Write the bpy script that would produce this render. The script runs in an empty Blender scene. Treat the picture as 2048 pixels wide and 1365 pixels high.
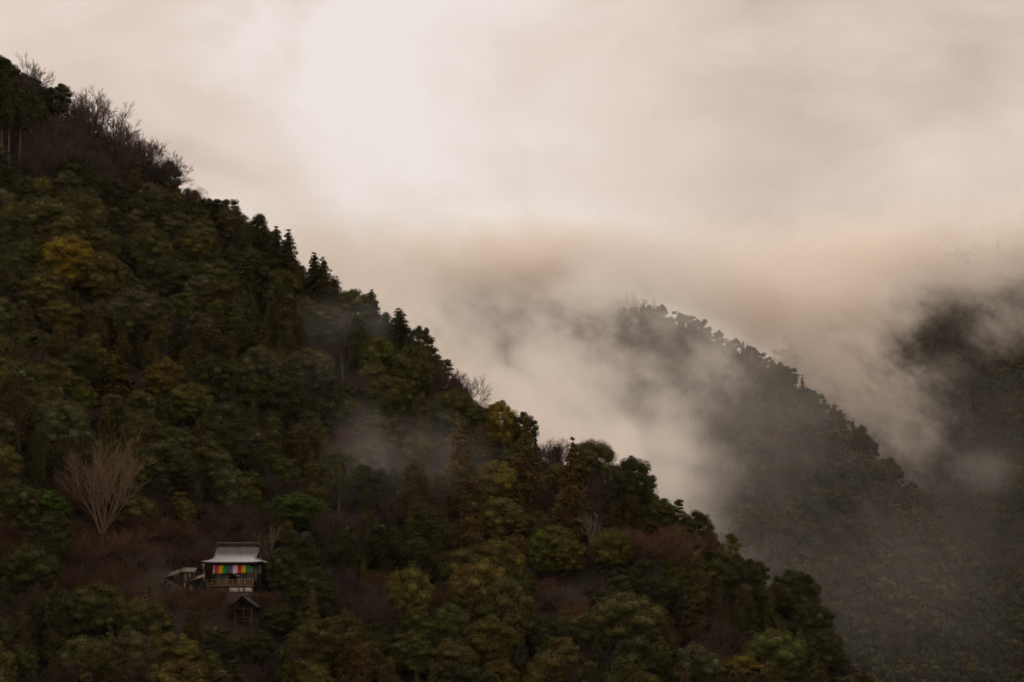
import bpy, math, random
import numpy as np
from mathutils import Vector, Matrix, noise as mnoise

SC = bpy.context.scene
COL = SC.collection
R = math.radians

# ------------------------------------------------------------------ camera
F = 4817.0                                   # focal length in pixels of the 2048 px wide photograph
PITCH = math.atan(567.5 / F)
cam_d = bpy.data.cameras.new('camera')
cam_d.sensor_width = 36.0
cam_d.lens = 36.0 * F / 2048.0
cam_d.clip_start = 1.0
cam_d.clip_end = 20000.0
cam = bpy.data.objects.new('camera', cam_d)
COL.objects.link(cam)
cam.location = (0, 0, 0)
cam.rotation_euler = (math.pi / 2 + PITCH, 0, 0)
SC.camera = cam

# ------------------------------------------------------------------ sky, sun, exposure
SUN_AZ, SUN_EL = R(-12), R(48)               # azimuth from +Y (away from the camera) towards +X
world = bpy.data.worlds.new('World')
SC.world = world
world.use_nodes = True
wt = world.node_tree
wt.nodes.clear()
WN, WL = wt.nodes, wt.links


def wnode(t, **kw):
    n = WN.new(t)
    for k, v in kw.items():
        if k in n.inputs:
            n.inputs[k].default_value = v
        else:
            setattr(n, k, v)
    return n


def px_dir(px, py):
    u, v = (px - 1024.0) / F, (682.5 - py) / F
    d = np.array([u, math.cos(PITCH) - v * math.sin(PITCH), math.sin(PITCH) + v * math.cos(PITCH)])
    return d


sky = wnode('ShaderNodeTexSky', sky_type='NISHITA', sun_disc=False, sun_elevation=SUN_EL, sun_rotation=SUN_AZ)
tc = wnode('ShaderNodeTexCoord')
mapn = wnode('ShaderNodeMapping')
mapn.inputs['Scale'].default_value = (1.0, 1.0, 1.5)
mapn.inputs['Location'].default_value = (0.37, 0.0, 0.21)
WL.new(tc.outputs['Generated'], mapn.inputs['Vector'])
n1 = wnode('ShaderNodeTexNoise', Scale=9.0, Detail=7.0, Roughness=0.56, Distortion=0.7)
WL.new(mapn.outputs[0], n1.inputs['Vector'])
n2 = wnode('ShaderNodeTexNoise', Scale=2.6, Detail=3.0, Roughness=0.5)
WL.new(mapn.outputs[0], n2.inputs['Vector'])
# the thin place in the cloud where the day shines through
gd = px_dir(880, 280)
gd = gd / np.linalg.norm(gd)
dist = wnode('ShaderNodeVectorMath', operation='DISTANCE')
nrm = wnode('ShaderNodeVectorMath', operation='NORMALIZE')
WL.new(tc.outputs['Generated'], nrm.inputs[0])
warp = wnode('ShaderNodeVectorMath', operation='SCALE')
warp.inputs['Scale'].default_value = 0.10
wsub = wnode('ShaderNodeVectorMath', operation='SUBTRACT')
wsub.inputs[1].default_value = (0.5, 0.5, 0.5)
WL.new(n1.outputs['Color'], wsub.inputs[0])
WL.new(wsub.outputs[0], warp.inputs[0])
wadd = wnode('ShaderNodeVectorMath', operation='ADD')
WL.new(nrm.outputs[0], wadd.inputs[0])
WL.new(warp.outputs[0], wadd.inputs[1])
WL.new(wadd.outputs[0], dist.inputs[0])
dist.inputs[1].default_value = tuple(gd)
glow = wnode('ShaderNodeMapRange', interpolation_type='SMOOTHSTEP')
for k, v in (('From Min', 0.135), ('From Max', 0.0), ('To Min', 0.0), ('To Max', 1.0)):
    glow.inputs[k].default_value = v
WL.new(dist.outputs['Value'], glow.inputs['Value'])
n3 = wnode('ShaderNodeTexNoise', Scale=24.0, Detail=5.0, Roughness=0.55, Distortion=0.4)
WL.new(mapn.outputs[0], n3.inputs['Vector'])
a0 = wnode('ShaderNodeMath', operation='MULTIPLY_ADD')
WL.new(n3.outputs[0], a0.inputs[0])
a0.inputs[1].default_value = 0.34
WL.new(n2.outputs[0], a0.inputs[2])
a1 = wnode('ShaderNodeMath', operation='MULTIPLY_ADD')
WL.new(n1.outputs[0], a1.inputs[0])
a1.inputs[1].default_value = 1.15
WL.new(a0.outputs[0], a1.inputs[2])
a2 = wnode('ShaderNodeMath', operation='MULTIPLY_ADD')
WL.new(glow.outputs[0], a2.inputs[0])
a2.inputs[1].default_value = 0.50
WL.new(a1.outputs[0], a2.inputs[2])
ramp = wnode('ShaderNodeValToRGB')
cr = ramp.color_ramp
cr.elements[0].position = 0.62
cr.elements[0].color = (0.560, 0.452, 0.378, 1)
cr.elements[1].position = 1.42
cr.elements[1].color = (0.90, 0.83, 0.76, 1)
e = cr.elements.new(0.98)
e.color = (0.68, 0.60, 0.525, 1)
half = wnode('ShaderNodeMath', operation='MULTIPLY')
half.inputs[1].default_value = 1.0
WL.new(a2.outputs[0], half.inputs[0])
# the ramp runs 0..1: bring the sum into it
fit = wnode('ShaderNodeMapRange')
for k, v in (('From Min', 0.83), ('From Max', 1.68), ('To Min', 0.0), ('To Max', 1.0)):
    fit.inputs[k].default_value = v
WL.new(half.outputs[0], fit.inputs['Value'])
cr.elements[0].position = 0.0
cr.elements[1].position = 0.42
cr.elements[2].position = 1.0
cr.elements[1].color = (0.730, 0.597, 0.507, 1)
cr.elements[2].color = (0.87, 0.785, 0.735, 1)
WL.new(fit.outputs[0], ramp.inputs['Fac'])
x10 = wnode('ShaderNodeVectorMath', operation='SCALE')
x10.inputs['Scale'].default_value = 10.0
WL.new(ramp.outputs['Color'], x10.inputs[0])
cover = wnode('ShaderNodeMix', data_type='RGBA')
cover.inputs[0].default_value = 0.97        # the cloud cover lets hardly any blue through
WL.new(sky.outputs[0], cover.inputs[6])
WL.new(x10.outputs[0], cover.inputs[7])
bg = wnode('ShaderNodeBackground')
bg.inputs['Strength'].default_value = 0.10
WL.new(cover.outputs[2], bg.inputs['Color'])
wo = wnode('ShaderNodeOutputWorld')
WL.new(bg.outputs[0], wo.inputs['Surface'])

sun_d = bpy.data.lights.new('sun', 'SUN')
sun_d.energy = 1.5
sun_d.angle = R(25)
sun_d.color = (1.0, 0.93, 0.84)
sun = bpy.data.objects.new('sun', sun_d)
COL.objects.link(sun)
sd = Vector((math.sin(SUN_AZ) * math.cos(SUN_EL), math.cos(SUN_AZ) * math.cos(SUN_EL), math.sin(SUN_EL)))
sun.rotation_euler = sd.to_track_quat('Z', 'Y').to_euler()
sun.location = (0, 0, 400)

SC.view_settings.view_transform = 'Standard'
SC.view_settings.look = 'None'
SC.view_settings.exposure = 0.0
SC.view_settings.gamma = 1.0
SC.view_settings.use_curve_mapping = False
SC.render.engine = 'CYCLES'
cy = SC.cycles
cy.use_denoising = True
cy.denoiser = 'OPENIMAGEDENOISE'
cy.denoising_input_passes = 'RGB_ALBEDO_NORMAL'
cy.use_adaptive_sampling = True
cy.adaptive_threshold = 0.03
cy.max_bounces = 14
cy.diffuse_bounces = 2
cy.glossy_bounces = 1
cy.transmission_bounces = 2
cy.transparent_max_bounces = 6
cy.volume_bounces = 12
cy.volume_step_rate = 3.0
cy.volume_max_steps = 128
cy.caustics_reflective = False
cy.caustics_refractive = False

HAZE_DENSITY = 1.5e-5

# ------------------------------------------------------------------ helpers
rng = np.random.default_rng(7)
random.seed(7)


def px_at(px, py, depth):
    """world point on the ray through a pixel of the photograph at distance depth along +Y"""
    d = px_dir(px, py)
    return d * (depth / d[1])


def to_px(p):
    y, z = p[1], p[2]
    fwd = y * math.cos(PITCH) + z * math.sin(PITCH)
    up = -y * math.sin(PITCH) + z * math.cos(PITCH)
    return 1024 + F * p[0] / fwd, 682.5 - F * up / fwd, fwd


def mesh_np(name, verts, quads=None, tris=None, attrs=None, smooth=False):
    me = bpy.data.meshes.new(name)
    verts = np.asarray(verts, np.float32)
    nq = 0 if quads is None else len(quads)
    nt = 0 if tris is None else len(tris)
    me.vertices.add(len(verts))
    me.vertices.foreach_set('co', verts.ravel())
    me.loops.add(nq * 4 + nt * 3)
    idx = np.concatenate([np.asarray(a, np.int32).ravel() for a in (quads, tris) if a is not None and len(a)])
    me.loops.foreach_set('vertex_index', idx)
    me.polygons.add(nq + nt)
    starts = np.concatenate([np.arange(nq) * 4, nq * 4 + np.arange(nt) * 3]).astype(np.int32)
    me.polygons.foreach_set('loop_start', starts)
    if smooth:
        me.polygons.foreach_set('use_smooth', np.ones(nq + nt, bool))
    for k, v in (attrs or {}).items():
        v = np.asarray(v, np.float32)
        if v.ndim == 1:
            at = me.attributes.new(k, 'FLOAT', 'POINT')
            at.data.foreach_set('value', v)
        else:
            at = me.attributes.new(k, 'FLOAT_COLOR', 'POINT')
            at.data.foreach_set('color', np.concatenate([v, np.ones((len(v), 1), np.float32)], 1).ravel())
    me.update(calc_edges=True)
    me.validate()
    return me


def link(name, me, mat=None, parent=None):
    o = bpy.data.objects.new(name, me)
    COL.objects.link(o)
    if mat is not None and me is not None and not me.materials:
        me.materials.append(mat)
    if parent is not None:
        o.parent = parent
    return o


def empty(name, loc=(0, 0, 0), rz=0.0):
    o = bpy.data.objects.new(name, None)
    o.empty_display_size = 0.5
    COL.objects.link(o)
    o.location = loc
    o.rotation_euler = (0, 0, rz)
    return o


def tag(o, label=None, cat=None, group=None, kind=None):
    for k, v in (('label', label), ('category', cat), ('group', group), ('kind', kind)):
        if v:
            o[k] = v
    return o


# ------------------------------------------------------------------ materials
def new_mat(name):
    m = bpy.data.materials.new(name)
    m.use_nodes = True
    nt = m.node_tree
    b = nt.nodes['Principled BSDF']
    return m, nt, b


def set_in(node, **kw):
    for k, v in kw.items():
        node.inputs[k.replace('_', ' ')].default_value = v


def hsv_vary(nt, src, fac_socket, lo, hi, hue=None):
    """src colour with value (and a little hue) varied by a 0..1 socket"""
    h = nt.nodes.new('ShaderNodeHueSaturation')
    mr = nt.nodes.new('ShaderNodeMapRange')
    mr.inputs['To Min'].default_value = lo
    mr.inputs['To Max'].default_value = hi
    nt.links.new(fac_socket, mr.inputs['Value'])
    nt.links.new(mr.outputs[0], h.inputs['Value'])
    if hue:
        m2 = nt.nodes.new('ShaderNodeMapRange')
        m2.inputs['To Min'].default_value = 0.5 - hue
        m2.inputs['To Max'].default_value = 0.5 + hue
        nt.links.new(fac_socket, m2.inputs['Value'])
        nt.links.new(m2.outputs[0], h.inputs['Hue'])
    nt.links.new(src, h.inputs['Color'])
    return h.outputs[0]


def foliage_mat(name, from_object=True, rough=0.8, spec=0.05, lo=0.68, hi=1.34):
    m, nt, b = new_mat(name)
    if from_object:
        s = nt.nodes.new('ShaderNodeObjectInfo').outputs['Color']
    else:
        a = nt.nodes.new('ShaderNodeAttribute')
        a.attribute_name = 'col'
        s = a.outputs['Color']
    g = nt.nodes.new('ShaderNodeNewGeometry')
    s = hsv_vary(nt, s, g.outputs['Random Per Island'], lo, hi, 0.02)
    if from_object:
        a = nt.nodes.new('ShaderNodeAttribute')
        a.attribute_name = 'lobe'
        s = hsv_vary(nt, s, a.outputs['Fac'], 0.72, 1.3, 0.02)
    nt.links.new(s, b.inputs['Base Color'])
    set_in(b, Roughness=rough)
    b.inputs['Specular IOR Level'].default_value = spec
    return m


def noisy_mat(name, c1, c2, scale=3.0, rough=0.8, bump=0.0, detail=6.0, spec=0.3, stretch=(1, 1, 1)):
    m, nt, b = new_mat(name)
    t = nt.nodes.new('ShaderNodeTexCoord')
    mp = nt.nodes.new('ShaderNodeMapping')
    mp.inputs['Scale'].default_value = stretch
    nt.links.new(t.outputs['Object'], mp.inputs['Vector'])
    n = nt.nodes.new('ShaderNodeTexNoise')
    set_in(n, Scale=scale, Detail=detail, Roughness=0.6)
    nt.links.new(mp.outputs[0], n.inputs['Vector'])
    r = nt.nodes.new('ShaderNodeValToRGB')
    r.color_ramp.elements[0].position = 0.3
    r.color_ramp.elements[1].position = 0.7
    r.color_ramp.elements[0].color = (*c1, 1)
    r.color_ramp.elements[1].color = (*c2, 1)
    nt.links.new(n.outputs[0], r.inputs['Fac'])
    nt.links.new(r.outputs[0], b.inputs['Base Color'])
    set_in(b, Roughness=rough)
    b.inputs['Specular IOR Level'].default_value = spec
    if bump:
        bp = nt.nodes.new('ShaderNodeBump')
        set_in(bp, Strength=bump, Distance=0.05)
        nt.links.new(n.outputs[0], bp.inputs['Height'])
        nt.links.new(bp.outputs[0], b.inputs['Normal'])
    return m


M_LEAF = foliage_mat('evergreen_leaves')
M_NEEDLE = foliage_mat('cedar_needles', rough=0.85, spec=0.05)
M_TWIG = foliage_mat('bare_twigs', rough=0.85, spec=0.1)
M_FAR = foliage_mat('far_foliage', from_object=False, rough=0.9, spec=0.04, lo=0.82, hi=1.18)
M_UNDER = foliage_mat('undergrowth_leaves', from_object=False, rough=0.75, spec=0.15)
M_BARK = noisy_mat('dark_bark', (0.018, 0.013, 0.009), (0.06, 0.045, 0.034), 2.0, 0.9, 0.4, stretch=(6, 6, 1))
M_PALE = noisy_mat('pale_bark', (0.10, 0.08, 0.062), (0.22, 0.18, 0.145), 2.0, 0.85, 0.3, stretch=(5, 5, 1))
M_BROWNB = noisy_mat('brown_bark', (0.06, 0.042, 0.03), (0.15, 0.11, 0.08), 2.0, 0.85, 0.3, stretch=(5, 5, 1))
M_TAN = noisy_mat('tan_bark', (0.11, 0.075, 0.048), (0.21, 0.145, 0.095), 2.0, 0.85, 0.3, stretch=(5, 5, 1))
M_SOIL = noisy_mat('leaf_litter_soil', (0.012, 0.009, 0.005), (0.05, 0.033, 0.018), 0.35, 0.95, 0.6)

M_FARSOIL = noisy_mat('wooded_ground', (0.012, 0.012, 0.006), (0.036, 0.031, 0.014), 0.12, 0.95, 0.5, detail=9.0)

# ------------------------------------------------------------------ terrain
def fbm2(x, y, s, oct=4, seed=0.0):
    out = np.zeros(np.shape(x))
    amp = 1.0
    tot = 0.0
    fx, fy = np.ravel(x), np.ravel(y)
    for o in range(oct):
        k = s * 2 ** o
        v = np.array([mnoise.noise((a * k + seed, b * k + 3.1 * o, seed * 1.7)) for a, b in zip(fx, fy)])
        out += amp * v.reshape(np.shape(x))
        tot += amp
        amp *= 0.5
    return out / tot


class Ridge:
    """a mountain side: a crest given by canopy-top pixels and depths, a front slope towards the camera and a back slope"""

    def __init__(self, pts, canopy, front, back, bump, bump_scale, seed, curve=0.0):
        P = np.array([px_at(px, py, Y) for px, py, Y in pts])
        o = np.argsort(P[:, 0])
        self.x, self.yc, self.zc = P[o, 0], P[o, 1], P[o, 2] - canopy
        self.front, self.back, self.bump, self.bs, self.seed, self.curve = front, back, bump, bump_scale, seed, curve
        self.flats = []
        # noise lattice for fast lookups
        self.gx = np.arange(self.x[0] - 80, self.x[-1] + 80, bump_scale / 8)
        self.gy = np.arange(self.yc.min() - 420, self.yc.max() + 260, bump_scale / 8)
        X, Y = np.meshgrid(self.gx, self.gy)
        self.N = fbm2(X, Y, 1.0 / bump_scale, 4, seed)

    def noise(self, x, y):
        i = np.clip((x - self.gx[0]) / (self.gx[1] - self.gx[0]), 0, len(self.gx) - 2.001)
        j = np.clip((y - self.gy[0]) / (self.gy[1] - self.gy[0]), 0, len(self.gy) - 2.001)
        a, b = np.floor(i).astype(int), np.floor(j).astype(int)
        fi, fj = i - a, j - b
        N = self.N
        return (N[b, a] * (1 - fi) + N[b, a + 1] * fi) * (1 - fj) + (N[b + 1, a] * (1 - fi) + N[b + 1, a + 1] * fi) * fj

    def crest_y(self, x):
        return np.interp(x, self.x, self.yc)

    def h(self, x, y):
        x, y = np.asarray(x, float), np.asarray(y, float)
        yc, zc = np.interp(x, self.x, self.yc), np.interp(x, self.x, self.zc)
        d = yc - y
        zf = zc - self.front * d + self.curve * np.clip(d, 0, 400) ** 2
        zb = zc + self.back * d
        z = np.where(d >= 0, zf, zb)
        w = np.clip(d / (self.bump * 3), 0.15, 1)
        z = z + self.bump * self.noise(x, y) * w
        for fx, fy, fz, r0, r1 in self.flats:
            dd = np.hypot(x - fx, y - fy)
            t = np.clip((r1 - dd) / (r1 - r0), 0, 1)
            t = t * t * (3 - 2 * t)
            z = z * (1 - t) + fz * t
        return z

    def hit(self, px, py, lift=0.0, near=None, far=None):
        d = px_dir(px, py)
        d = d / d[1]
        ys = np.arange(near or self.yc.min() - 300, far or self.yc.max() + 200, 0.25)
        P = d[None, :] * ys[:, None]
        below = P[:, 2] - self.h(P[:, 0], P[:, 1]) - lift < 0
        k = np.argmax(below)
        if not below[k]:
            return None
        p = P[k].copy()
        p[2] = self.h(p[0], p[1])
        return p

    def sheet(self, x0, x1, y0, y1, step):
        xs, ys = np.arange(x0, x1 + step, step), np.arange(y0, y1 + step, step)
        X, Y = np.meshgrid(xs, ys)
        Z = self.h(X, Y)
        v = np.stack([X, Y, Z], -1).reshape(-1, 3)
        nx, ny = len(xs), len(ys)
        i = np.arange(nx * ny).reshape(ny, nx)
        q = np.stack([i[:-1, :-1], i[:-1, 1:], i[1:, 1:], i[1:, :-1]], -1).reshape(-1, 4)
        return v, q


CREST = [(-420, -190), (-150, 10), (0, 128), (100, 180), (200, 232), (300, 300), (370, 372), (440, 415), (520, 462), (600, 530), (680, 600),
         (760, 640), (850, 695), (900, 745), (950, 795), (1050, 860), (1130, 905), (1200, 925), (1300, 990), (1350, 1030), (1420, 1065),
         (1450, 1095), (1530, 1162), (1640, 1235), (1690, 1300), (1750, 1362), (1900, 1500), (2200, 1750)]
near = Ridge([(px, py, 430 - 110 * px / 1750) for px, py in CREST], 3.6, 0.624, 0.75, 5.0, 42.0, 3.3)
mid = Ridge([(700, 900, 1000), (900, 760, 1000), (1050, 680, 985), (1180, 612, 965), (1290, 578, 950), (1400, 618, 930), (1500, 664, 910), (1560, 700, 900),
             (1650, 775, 885), (1740, 852, 870), (1800, 925, 860), (1870, 1010, 850), (1960, 1105, 835), (2060, 1205, 820), (2300, 1400, 800)],
            8.0, 0.56, 0.6, 11.0, 95.0, 8.1)
back = Ridge([(300, 560, 1500), (600, 545, 1480), (750, 525, 1470), (900, 550, 1440), (1080, 510, 1420), (1180, 540, 1425), (1300, 590, 1430), (1420, 700, 1440), (1600, 800, 1450), (1900, 900, 1480)],
             8.0, 0.55, 0.6, 16.0, 140.0, 5.7)
east = Ridge([(1380, 900, 1350), (1500, 760, 1350), (1600, 640, 1340), (1720, 550, 1330), (1830, 495, 1310), (1900, 490, 1300), (2060, 485, 1290), (2300, 460, 1280), (2500, 430, 1270)],
             8.0, 0.62, 0.6, 16.0, 120.0, 12.9)

# the terrace of the temple hall and the one of the little gate below it
T0 = near.hit(464, 1186)
near.flats.append((T0[0], T0[1] + 2.6, T0[2], 5.2, 10.0))
G0 = near.hit(486, 1268)
HUT0 = near.hit(366, 1172)

for nm, r, x0, x1, y0, y1, st in (('hillside', near, -150, 110, 215, 520, 2.0),
                                  ('middle_mountain', mid, -70, 260, 560, 1120, 5.0),
                                  ('back_mountain', back, -260, 330, 1080, 1600, 9.0),
                                  ('far_mountain', east, 60, 420, 830, 1480, 8.0)):
    v, q = r.sheet(x0, x1, y0, y1, st)
    tag(link(nm, mesh_np(nm, v, q, smooth=True), M_SOIL if r is near else M_FARSOIL), kind='structure')
# valley floor: one sheet out to the horizon, rising to the bank the camera stands on
xs = np.concatenate([np.linspace(-3000, -400, 8), np.linspace(-300, 500, 17), np.linspace(600, 3000, 8)])
ys = np.concatenate([np.linspace(-400, 250, 40), np.linspace(300, 1600, 20), np.linspace(2000, 4000, 6)])
X, Y = np.meshgrid(xs, ys)
Z = -38 + 36 * np.clip((120 - Y) / 110, 0, 1) ** 1.3
v = np.stack([X, Y, Z], -1).reshape(-1, 3)
i = np.arange(v.shape[0]).reshape(X.shape)
q = np.stack([i[:-1, :-1], i[:-1, 1:], i[1:, 1:], i[1:, :-1]], -1).reshape(-1, 4)
tag(link('ground', mesh_np('ground', v, q, smooth=True), M_SOIL), kind='structure')

# ------------------------------------------------------------------ tree shapes
ICO_V = None


def ico():
    global ICO_V
    if ICO_V is None:
        t = (1 + 5 ** 0.5) / 2
        v = np.array([(-1, t, 0), (1, t, 0), (-1, -t, 0), (1, -t, 0), (0, -1, t), (0, 1, t), (0, -1, -t), (0, 1, -t), (t, 0, -1), (t, 0, 1), (-t, 0, -1), (-t, 0, 1)], float)
        v /= np.linalg.norm(v[0])
        f = np.array([(0, 11, 5), (0, 5, 1), (0, 1, 7), (0, 7, 10), (0, 10, 11), (1, 5, 9), (5, 11, 4), (11, 10, 2), (10, 7, 6), (7, 1, 8), (3, 9, 4), (3, 4, 2), (3, 2, 6), (3, 6, 8), (3, 8, 9), (4, 9, 5), (2, 4, 11), (6, 2, 10), (8, 6, 7), (9, 8, 1)])
        ICO_V = (v, f)
    return ICO_V


def leaf_quads(P, Nn, size, aspect, g, along=None):
    """quads centred at P facing Nn; size per leaf; along: direction of the long side"""
    n = len(P)
    Nn = Nn / (np.linalg.norm(Nn, axis=1, keepdims=True) + 1e-9)
    a = g.normal(size=(n, 3)) if along is None else along
    t = a - Nn * np.sum(a * Nn, 1, keepdims=True)
    t /= np.linalg.norm(t, axis=1, keepdims=True) + 1e-9
    b = np.cross(Nn, t)
    s = size[:, None] * 0.5
    L, W = t * s, b * s * aspect
    # a leaf spray: a kite, widest before the middle
    V = np.stack([P - L, P + W - L * 0.15, P + L, P - W - L * 0.15], 1).reshape(-1, 3)
    Q = np.arange(n * 4).reshape(n, 4)
    return V, Q


class Acc:
    def __init__(self):
        self.v, self.q, self.t, self.a, self.n = [], [], [], [], 0

    def add(self, v, q=None, t=None, a=0.5):
        self.v.append(v)
        if q is not None and len(q):
            self.q.append(np.asarray(q) + self.n)
        if t is not None and len(t):
            self.t.append(np.asarray(t) + self.n)
        self.a.append(np.full(len(v), a) if np.isscalar(a) else a)
        self.n += len(v)

    def arrays(self):
        z4, z3 = np.zeros((0, 4), int), np.zeros((0, 3), int)
        return (np.concatenate(self.v), np.concatenate(self.q) if self.q else z4, np.concatenate(self.t) if self.t else z3, np.concatenate(self.a))

    def mesh(self, name, smooth=False):
        v, q, t, a = self.arrays()
        return mesh_np(name, v, q, t, {'lobe': a}, smooth)


def tube(acc, pts, rad, sides=5, a=0.5):
    pts = np.asarray(pts, float)
    n = len(pts)
    d = np.gradient(pts, axis=0)
    d /= np.linalg.norm(d, axis=1, keepdims=True) + 1e-9
    ref = np.array([0.31, 0.95, 0.05])
    u = np.cross(d, ref)
    u /= np.linalg.norm(u, axis=1, keepdims=True) + 1e-9
    w = np.cross(d, u)
    ang = np.arange(sides) * 2 * math.pi / sides
    ring = (u[:, None, :] * np.cos(ang)[None, :, None] + w[:, None, :] * np.sin(ang)[None, :, None]) * np.asarray(rad)[:, None, None]
    V = (pts[:, None, :] + ring).reshape(-1, 3)
    i = np.arange(n * sides).reshape(n, sides)
    j = np.roll(i, -1, axis=1)
    Q = np.stack([i[:-1], j[:-1], j[1:], i[1:]], -1).reshape(-1, 4)
    acc.add(V, Q, a=a)


def sphere_dirs(n, g, zmin=-1.0):
    z = g.uniform(zmin, 1, n)
    p = g.uniform(0, 2 * math.pi, n)
    r = np.sqrt(1 - z * z)
    return np.stack([r * np.cos(p), r * np.sin(p), z], 1)


def broadleaf(seed, H=10.0, W=8.0, lobes=20, leaves=420, leaf=0.34, top=0.0, base=0.30, far=False, flat=1.0):
    """evergreen broadleaf tree: billowing crown of lobes, each a shell of leaf sprays. Returns trunk Acc, crown Acc"""
    g = np.random.default_rng(seed)
    tr, crn = Acc(), Acc()
    Rr = W / 2
    cz, rz = H * (base + 1) / 2, H * (1 - base) / 2 * flat
    D = sphere_dirs(lobes * 6, g, -0.92)
    C = []
    for d in D:                                     # spread-out lobe centres
        if all(np.linalg.norm(d - c) > 1.55 / math.sqrt(lobes) * 1.15 for c in C):
            C.append(d)
        if len(C) >= lobes:
            break
    C = np.array(C)
    skew = g.normal(0, 0.10, 2)
    if not far:                                     # the leafy body of the crown under its domes
        n = 3600
        e = sphere_dirs(n, g, -0.8)
        P = np.array([0, 0, cz]) + e * (g.uniform(0.62, 0.90, n))[:, None] * np.array([Rr, Rr, rz])
        P[:, :2] += skew * (P[:, 2:3] - cz)
        V, Q = leaf_quads(P, e + g.normal(0, 0.5, (n, 3)) + np.array([0, 0, 0.3]), leaf * 1.15 * g.uniform(0.6, 1.35, n), 0.62, g)
        crn.add(V, Q, a=0.45)
    fine, cores = [], []
    for d in C:
        rl = Rr * (g.uniform(0.30, 0.46) if far else g.uniform(0.20, 0.40))
        k = g.uniform(0.66, 0.86) if far else g.uniform(0.70, 0.84)
        c = np.array([d[0] * (Rr - rl * 0.55) * k / 0.75, d[1] * (Rr - rl * 0.55) * k / 0.75, cz + d[2] * (rz - rl * 0.5) * k / 0.75])
        c[:2] += skew * (c[2] - cz)
        tone = g.uniform()
        nsub = 1 if far else 6
        subs = [(c, rl, 1.0)] if far else []
        if not far:                                 # each lobe is itself a handful of smaller domes
            sdirs = sphere_dirs(nsub, g, -0.25)
            subs = [(c + sdir * rl * 0.66 * np.array([1, 1, 0.95]), rl * g.uniform(0.40, 0.62), 1.0 / nsub) for sdir in sdirs] + [(c, rl * 0.8, 0.35)]
        for sc, sr, share in subs:
            n = max(8, int(leaves * share))
            e = sphere_dirs(n, g, -0.6)
            rr = sr * (g.uniform(0.72, 1.10, n) + (g.uniform(0, 1, n) < 0.12) * g.uniform(0, 0.22, n))
            P = sc + e * rr[:, None] * np.array([1, 1, 0.92])
            Nn = e * 0.9 + g.normal(0, 0.45, (n, 3)) + np.array([0, 0, 0.12])
            V, Q = leaf_quads(P, Nn, leaf * g.uniform(0.6, 1.35, n), 0.62, g)
            crn.add(V, Q, a=np.clip(0.5 + (tone - 0.5) * 0.55 + g.normal(0, 0.06), 0, 1))
        iv, it = ico()
        crn.add(c + iv * rl * (np.array([0.74, 0.74, 0.62]) if far else np.array([0.62, 0.62, 0.5])), t=it, a=tone)
        if not far:
            mid_p = np.array([c[0] * 0.25, c[1] * 0.25, H * base + (c[2] - H * base) * 0.35])
            tube(tr, [np.array([0, 0, H * base * 0.8]), mid_p, c * [0.85, 0.85, 0.97]], [0.035 * W / 2 + 0.05, 0.07, 0.03], 4)
    if not far:
        zz = np.linspace(-0.8, H * 0.62, 6)
        wob = np.cumsum(g.normal(0, 0.10, (6, 2)), 0)
        tube(tr, np.column_stack([wob[:, 0], wob[:, 1], zz]), np.linspace(0.028 * H, 0.010 * H, 6), 7)
    return tr, crn


def cedar(seed, H=15.0, W=5.2, leaves=9000, leaf=0.42, base=0.12, power=0.8, droop=0.35, ragged=0.16, far=False):
    """conical conifer built of drooping boughs in tiers"""
    g = np.random.default_rng(seed)
    tr, crn = Acc(), Acc()
    Rr = W / 2
    z = H * base
    boughs = []
    while z < H * 0.985:
        t = (z - H * base) / (H * (1 - base))
        rr = Rr * (1 - t) ** power * min(1.0, 0.55 + t * 4) + 0.12
        nb = max(3, int(3 + rr * (1.6 if far else 2.6)))
        a0 = g.uniform(0, 6.28)
        for k in range(nb):
            boughs.append((z + g.uniform(-0.2, 0.2), a0 + k * 6.283 / nb + g.normal(0, 0.22), rr * g.uniform(1 - 2 * ragged, 1 + ragged), g.uniform()))
        z += (0.60 + 0.25 * rr) * (1.7 if far else 1.0)
    wts = np.array([b[2] ** 1.5 + 0.1 for b in boughs])
    wts /= wts.sum()
    for (z, a, rr, tone), w in zip(boughs, wts):
        n = max(5, int(leaves * w))
        s = g.uniform(0.15, 1, n) ** 0.6
        th = 0.30 * rr + 0.16
        out = np.array([math.cos(a), math.sin(a), 0.0])
        side = np.array([-math.sin(a), math.cos(a), 0.0])
        lat = g.normal(0, 1, n) * th * (1.15 - 0.5 * s) * 0.75
        ver = g.normal(0, 1, n) * th * 0.42 + 0.25 * rr * np.sin(s * 2.2) - droop * rr * s ** 2 * 1.1
        P = out * (s * rr)[:, None] + side * lat[:, None] + np.array([0, 0, 1.0]) * (z + ver)[:, None]
        al = out * 0.8 + np.array([0, 0, -0.45]) + g.normal(0, 0.45, (n, 3))
        Nn = np.array([0, 0, 1.0]) + out * 0.5 + g.normal(0, 0.5, (n, 3))
        V, Q = leaf_quads(P, Nn, leaf * g.uniform(0.6, 1.3, n), 0.42, g, al)
        crn.add(V, Q, a=tone)
    # the dense shaded inside of the cone
    nz, ns = 7, 7
    zz = np.linspace(H * base, H * 0.93, nz)
    rad = np.array([0.5 * Rr * (1 - (q - H * base) / (H * (1 - base))) ** power * min(1, 0.5 + 5 * (q / H - base)) for q in zz])
    tube(crn, np.column_stack([np.zeros(nz), np.zeros(nz), zz]), rad, ns, 0.4)
    if not far:
        zt = np.linspace(-0.8, H * 0.97, 6)
        tube(tr, np.column_stack([np.zeros(6), np.zeros(6), zt]), np.linspace(0.016 * H, 0.02, 6), 7)
    return tr, crn


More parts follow.
